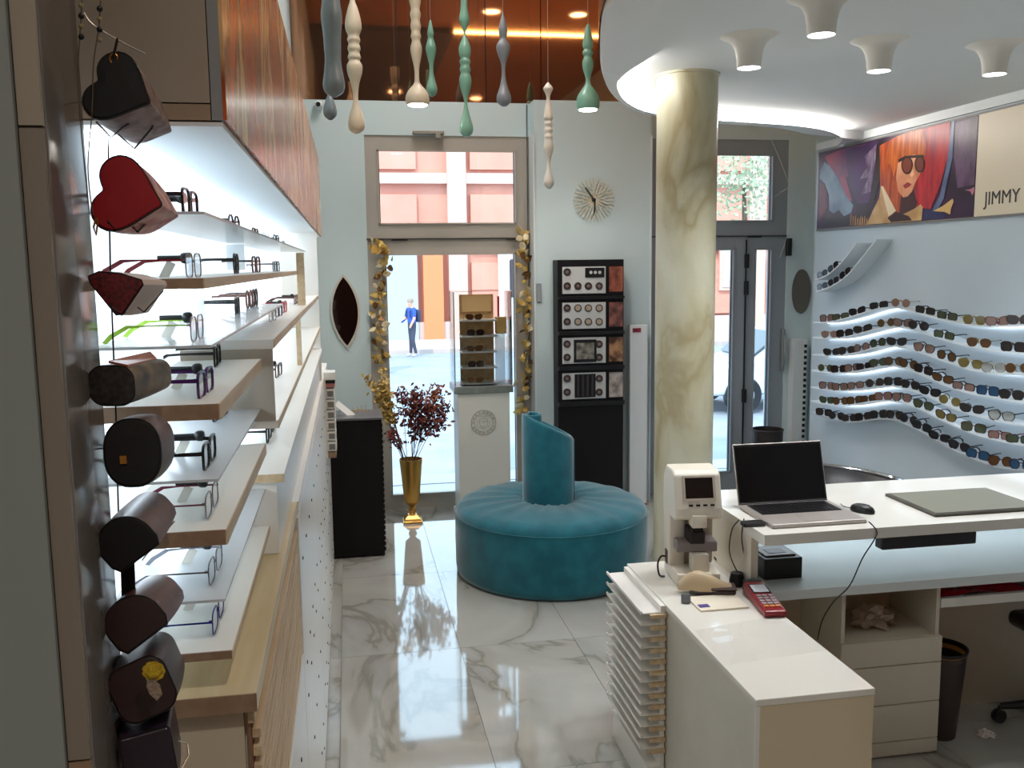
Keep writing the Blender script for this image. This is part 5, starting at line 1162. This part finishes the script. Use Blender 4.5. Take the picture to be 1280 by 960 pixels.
# ---------------------------------------------------------------- pendants
def pend(xp, prof, Y, m, label, lampd=None):
    s = (py(xp, 80, Y)-C0).dot(FW)/FPX
    c = py(xp, prof[-1][0], Y); P = []
    for y, hw in prof: P.append((hw*s, py(xp, y, Y).z))
    P = P[::-1]
    z0 = P[0][1]; t = thing('spindle_pendant', (c.x, c.y, z0), label, 'pendant lamp' if lampd else 'pendant', 'turned spindles hanging under the high ceiling')
    pr = [(r, z-z0) for r, z in P]
    sp3 = spline([(r, z, 0) for r, z in pr], 3); pr2 = [(max(.0008, p.x), p.y) for p in sp3]
    MB().lathe(pr2, (0, 0, 0), 24).build('turned_body', m, t, smooth=True, ang=70, local=True)
    MB().tube([(0, 0, pr[-1][1]-.005), (0, 0, 4.995-z0)], .0016, 5).build('wire', mat('wire_grey', (150, 140, 130), .4), t, local=True)
    if lampd:
        r = P[0][0]; MB().lathe([(r*.82, -.006), (r*.82, .002)], (0, 0, 0), 24).build('lens', emis('pendant_disc', (255, 250, 240), 18.0), t, local=True)
        l = lamp('SPOT', 'pendant_lamp', (0, 0, -.02), lampd, (1, .95, .88), spot_size=2.4, spot_blend=.8, shadow_soft_size=.06); l.parent = t
cream_p = mat('spindle_cream', (204, 192, 168), .4); green_p = mat('spindle_green', (120, 168, 148), .3); grey_p = mat('spindle_grey', (112, 126, 132), .25); white_p = mat('spindle_white', (212, 206, 194), .4)
pend(418, [(-40, 12), (0, 11), (20, 13), (45, 11), (60, 10.5), (75, 10), (90, 11.5), (105, 13.8), (115, 11.5), (120, 5), (122, 1)], 5.3, grey_p, 'thick smoky grey glass spindle, widest of the hanging spindles')
pend(413, [(40, 4), (100, 3), (118, 2.5), (125, 5), (137, 8.5), (145, 7.5), (150, 2)], 6.0, grey_p, 'slim smoky grey spindle ending in a round bulb behind the thick one')
pend(446, [(-20, 4), (0, 3), (10, 6), (25, 9.5), (36, 10), (45, 7), (50, 8.2), (55, 6.6), (61, 8.2), (66, 6.6), (72, 8.2), (76, 6.6), (82, 9.6), (92, 9), (105, 5), (120, 3.2), (130, 4), (145, 9), (155, 10.5), (163, 9), (167, 3)], 6.0, cream_p, 'cream turned spindle with bulb end next to the smoky ones')
pend(522, [(-20, 8), (0, 7.5), (11, 5.5), (18, 6.8), (26, 5.5), (33, 6.6), (40, 5.4), (46, 6.5), (51, 5), (60, 7.2), (70, 6.3), (85, 3.3), (100, 3), (106, 5), (113, 11), (120, 14.5), (127, 15), (131, 14)], 6.26, cream_p, 'cream turned spindle lamp with lit flared bottom', 26)
pend(540, [(25, .8), (33, 2.5), (42, 4), (47, 3.2), (60, 6.5), (70, 5), (82, 2.5), (95, 3.2), (106, 6), (113, 7), (118, 5), (121, 1)], 6.5, green_p, 'small sea-green spindle hung just behind the cream lamp')
pend(583, [(-20, 4), (0, 4), (12, 4.5), (24, 6.5), (33, 4), (40, 1.5), (44, 1.6), (50, 4), (60, 7.5), (69, 7), (73, 5.4), (77, 7), (82, 5.6), (87, 7), (92, 5.8), (98, 7.5), (108, 7), (120, 3.5), (130, 2), (145, 5), (158, 8.5), (166, 8), (171, 3)], 6.2, green_p, 'long sea-green turned spindle ending in a teardrop')
pend(630, [(15, .6), (23, 2.5), (36, 5.5), (44, 5), (49, 4), (57, 8.5), (66, 7.5), (80, 3), (95, 2.5), (110, 5.5), (120, 9), (128, 8.5), (133, 3)], 6.3, mat('spindle_bluegrey', (128, 134, 140), .35), 'blue-grey turned spindle between the two green ones')
pend(686, [(103, .5), (107, 4), (111, 6.2), (116, 4), (123, 2.2), (135, 4.2), (147, 6), (151, 4.5), (155, 5.6), (159, 4.4), (163, 5.6), (167, 4.4), (171, 5.6), (175, 5), (185, 6.5), (195, 4), (205, 2), (215, 3.5), (226, 6.5), (232, 5.5), (236, 2)], 6.0, white_p, 'off-white turned spindle hung lowest in front of the clock wall')
pend(735, [(30, 1), (36, 3.5), (50, 6), (58, 6.5), (62, 5), (66, 7), (71, 5), (77, 7), (86, 6.4), (98, 3), (106, 4), (113, 9), (122, 14), (132, 14.5), (137, 13.5)], 6.5, green_p, 'sea-green turned spindle lamp with lit flared bottom', 26)
# ---------------------------------------------------------------- outside: street, facade, passer-by, car, tree
ZS = -.6
struct(B(-40, 9.4, ZS-.2, 60, 27.5, ZS).build('street', mat('asphalt', (150, 156, 164), .8, col2=(138, 144, 152), vscale=2)))
pv = struct(B(-40, 7.9, ZS-.2, 60, 9.4, ZS+.45).build('pavement_near', mat('pavement', (178, 184, 190), .7)))
for k in range(2): B(-3, 8.5+k*.45, ZS+.45, 6, 8.53+k*.45, ZS+.453).build('paving_joint', mat('joint_dark', (110, 100, 104), .8), pv)
struct(B(-40, 27.5, ZS-.2, 60, 31.5, ZS+.12).build('pavement_far', mat('pavement_far', (186, 168, 160), .8)))
fa = thing('street_facade', (8, 31.6, ZS), 'tall orange-pink street facade with pale pilasters across the road', 'building')
or_m = mat('facade_orange', (212, 150, 130), .8, col2=(204, 138, 118), vscale=.6); pal_m = mat('facade_pale', (204, 168, 154), .8)
B(-12, 31.8, ZS, 40, 33.5, 6.7).build('wall', or_m, fa)
def fx(x, y, z=None): return py(x, y, 31.6).x
for x in (-2.2, 3.75, 9.2, 14.6, 20.): B(x-.32, 31.45, ZS, x+.32, 31.8, 6.7).build('pilaster', pal_m, fa)
for z in (4.75,): B(-12, 31.5, z, 40, 31.8, z+.35).build('string_course', pal_m, fa)
B(-12, 31.5, ZS, 40, 31.8, .1).build('plinth', mat('facade_plinth', (196, 176, 168), .8), fa)
for x in (-1.8, .2, 4.2, 6.9, 9.7, 12.3, 15.1, 17.6):
    for z in (.15, 2.45, 5.2): B(x+.03, 31.62, z+.03, x+2.2, 31.8, min(z+1.95, 6.6)).build('facade_panel', or_m, fa)
B(-1.5, 31.40, ZS+.05, 2.35, 31.7, 2.9).build('grey_shutter', mat('shutter_grey', (168, 180, 188), .6), fa)
B(2.55, 31.38, ZS+.05, 3.22, 31.7, 3.2).build('orange_pier', mat('pier_orange', (226, 130, 84), .7), fa)
dr = B(5.15, 31.42, ZS+.05, 6.6, 31.7, 2.55).build('white_doorway', mat('doorway_white', (228, 230, 232), .6), fa)
B(5.55, 31.36, ZS+.1, 6.5, 31.42, 2.25).build('door_glass', mat('doorglass', (190, 206, 214), .2), dr)
B(5.50, 31.28, .9, 5.85, 31.36, 2.2, .05).build('dark_lantern', mat('lantern', (60, 54, 60), .6), dr)
for x in (10.6, 13.2): 
    w_ = B(x, 31.5, 1.0, x+1.5, 31.62, 3.4).build('window_frame', pal_m, fa); B(x+.12, 31.46, 1.12, x+1.38, 31.5, 3.28).build('pane', mat('doorglass', (190, 206, 214)), w_)
# white cabinet
ub = thing('white_street_cabinet', (3.3, 23.5, ZS), 'tall white street cabinet behind the passer-by', 'cabinet')
p = py(541, 452, 22.5); hx = p.x
B(hx-.22, 22.5, ZS, hx+.22, 22.9, ZS+1.62, .02).build('body', mat('cabinet_white', (232, 234, 236), .4), ub); B(hx-.17, 22.48, ZS+.15, hx+.17, 22.5, ZS+1.5).build('door', mat('cabinet_grey', (210, 216, 220), .4), ub)
ub.location.x = hx
# passer-by
pp = pz(516, 446, ZS); PX_, PY_ = pp.x, pp.y
H_ = 1.64
V = {'pel': (0, 0, .93), 'spine': (0, .0, 1.12), 'chest': (-.01, 0, 1.30), 'neck': (-.03, 0, 1.43), 'head': (-.05, 0, 1.54), 'crown': (-.05, 0, 1.66),
     'shl': (-.02, -.17, 1.36), 'ell': (-.06, -.22, 1.10), 'hal': (-.16, -.19, .92), 'fl': (-.19, -.18, .84),
     'shr': (-.02, .17, 1.36), 'elr': (-.08, .21, 1.10), 'har': (-.22, .17, 1.02), 'fr': (-.27, .16, 1.00),
     'hl': (0, -.09, .90), 'kl': (-.05, -.10, .49), 'al': (.06, -.10, .08), 'tl': (-.07, -.10, .03), 'hr': (0, .09, .90), 'kr': (.02, .10, .49), 'ar': (.0, .10, .08), 'tr': (-.14, .10, .03)}
RAD = {'pel': .135, 'spine': .125, 'chest': .14, 'neck': .055, 'head': .085, 'crown': .07, 'shl': .07, 'ell': .045, 'hal': .034, 'fl': .025, 'shr': .07, 'elr': .045, 'har': .034, 'fr': .025, 'hl': .09, 'kl': .062, 'al': .045, 'tl': .035, 'hr': .09, 'kr': .062, 'ar': .045, 'tr': .035}
E_ = [('pel', 'spine'), ('spine', 'chest'), ('chest', 'neck'), ('neck', 'head'), ('head', 'crown'), ('chest', 'shl'), ('shl', 'ell'), ('ell', 'hal'), ('hal', 'fl'), ('chest', 'shr'), ('shr', 'elr'), ('elr', 'har'), ('har', 'fr'), ('pel', 'hl'), ('hl', 'kl'), ('kl', 'al'), ('al', 'tl'), ('pel', 'hr'), ('hr', 'kr'), ('kr', 'ar'), ('ar', 'tr')]
ks = list(V); me = bpy.data.meshes.new('person'); me.from_pydata([V[k] for k in ks], [(ks.index(a), ks.index(b)) for a, b in E_], [])
po_ = bpy.data.objects.new('person_tmp', me); COL.objects.link(po_)
md = po_.modifiers.new('skin', 'SKIN'); sub = po_.modifiers.new('sub', 'SUBSURF'); sub.levels = 2; sub.render_levels = 2
for i, k in enumerate(ks): me.skin_vertices[0].data[i].radius = (RAD[k], RAD[k]); me.skin_vertices[0].data[i].use_root = (k == 'pel')
dg = bpy.context.evaluated_depsgraph_get(); dg.update(); bm_ = bpy.data.meshes.new_from_object(po_.evaluated_get(dg)); bpy.data.objects.remove(po_)
for mm in (mat('skin', (206, 158, 130), .6), mat('shirt_blue', (44, 82, 170), .8), mat('trousers', (62, 66, 84), .8), mat('shoes', (190, 190, 190), .6)): bm_.materials.append(mm)
for f in bm_.polygons:
    c = f.center; f.use_smooth = True
    if c.z < .10: f.material_index = 3
    elif c.z < .98 and abs(c.y) < .165 and c.x > -.15: f.material_index = 2
    elif c.z < 1.42 and (abs(c.y) < .16 or c.z > 1.16): f.material_index = 1
    else: f.material_index = 0
bm_.name = 'person'; pr_ = bpy.data.objects.new('person', bm_); COL.objects.link(pr_); pr_.location = (PX_, PY_, ZS); pr_.rotation_euler = (0, 0, .5); tag(pr_, 'passer-by in blue shirt and dark trousers walking past outside', 'person')
MB().lathe([(.088, 0), (.095, .05), (.085, .10), (.05, .13), (.001, .14)], (-.035, 0, 1.57), 16).build('hair', mat('hair_grey', (150, 136, 122), .8), pr_, smooth=True, local=True)
bp_ = B(.10, -.14, 1.0, .24, .14, 1.36, .05, 3); bp_.tube([(.10, -.1, 1.35), (.0, -.11, 1.43), (-.13, -.1, 1.32), (-.12, -.1, 1.15)], .02, 6); bp_.tube([(.10, .1, 1.35), (.0, .11, 1.43), (-.13, .1, 1.32), (-.12, .1, 1.15)], .02, 6)
bo = bp_.build('backpack', mat('pack_navy', (44, 54, 84), .7), smooth=True, local=True); bo.location = (PX_, PY_, ZS); bo.rotation_euler = (0, 0, .5); tag(bo, 'dark backpack worn by the passer-by', 'backpack')
# car
cr = thing('parked_car', (8.0, 15.6, ZS), 'pale silver hatchback parked in the street beyond the glass door', 'car')
paint = mat('car_silver', (206, 210, 214), .25, coat=.5)
prof = [(-2.1, .32), (-2.12, .62), (-1.95, .80), (-1.15, .92), (-.55, 1.36), (-.2, 1.43), (.9, 1.42), (1.65, 1.05), (2.05, .95), (2.12, .6), (2.08, .32)]
hb = MB().prism(prof, lambda u, v, d: (u, d, v), -.82, .82).build('body', paint, cr, local=True); bv = hb.modifiers.new('b', 'BEVEL'); bv.width = .07; bv.segments = 3
wi = mat('car_glass', (60, 70, 80), .1)
for nme, q in (('side_window', [(-.95, .93), (-.52, 1.30), (.12, 1.34), (.12, .95)]), ('side_window', [(.2, .95), (.2, 1.34), (.85, 1.33), (1.4, 1.0)])):
    for d in (-.828, .828): MB().prism(q, lambda u, v, dd, d=d: (u, d+dd, v), -.006, .006).build(nme, wi, cr, local=True)
MB().prism([(-1.12, .96), (-.60, 1.37), (-.58, 1.35), (-1.08, .94)], lambda u, v, d: (u-.03, d, v+.012), -.68, .68).build('windscreen', wi, cr, local=True)
for x in (-1.35, 1.3):
    for d in (-.80, .80):
        w_ = MB().lathe([(.18, -.09), (.31, -.10), (.33, -.06), (.33, .06), (.31, .10), (.18, .09)], (0, 0, 0), 24, mtx=Matrix.Translation((x, d, .33)) @ Matrix.Rotation(PI/2, 4, 'X')).build('wheel', black_m, cr, smooth=True, local=True)
        MB().lathe([(.001, -.095), (.18, -.095), (.18, .095), (.001, .095)], (0, 0, 0), 20, mtx=Matrix.Translation((x, d, .33)) @ Matrix.Rotation(PI/2, 4, 'X')).build('hub_cap', chrome_m, w_, local=True)
# street tree
tr_ = thing('street_tree', tuple((pz(940, 448, ZS).x, 24.0, ZS)), 'leafy green street tree in front of the facade', 'tree')
tp = py(930, 225, 24.0); tr_.location.x = tp.x
MB().tube([(tp.x, 24, ZS), (tp.x+.1, 24, 1.5), (tp.x, 24, tp.z)], .1, 8, radii=[.14, .11, .05]).build('trunk', mat('bark', (96, 80, 66), .9), tr_)
m_ = MB(); rl = random.Random(4)
for k in range(1500):
    c = Vector((tp.x+rl.gauss(0, .75), 24+rl.gauss(0, .7), tp.z+.1+rl.gauss(0, .62))); u = Vector((rl.uniform(-1, 1), rl.uniform(-1, 1), rl.uniform(-1, 1))).normalized(); w = u.orthogonal().normalized(); s = .075
    m_.face([c-u*s, c+w*s*.6, c+u*s, c-w*s*.6])
stuff(m_.build('foliage', mat('leaf_green', (156, 168, 136), .7), tr_))
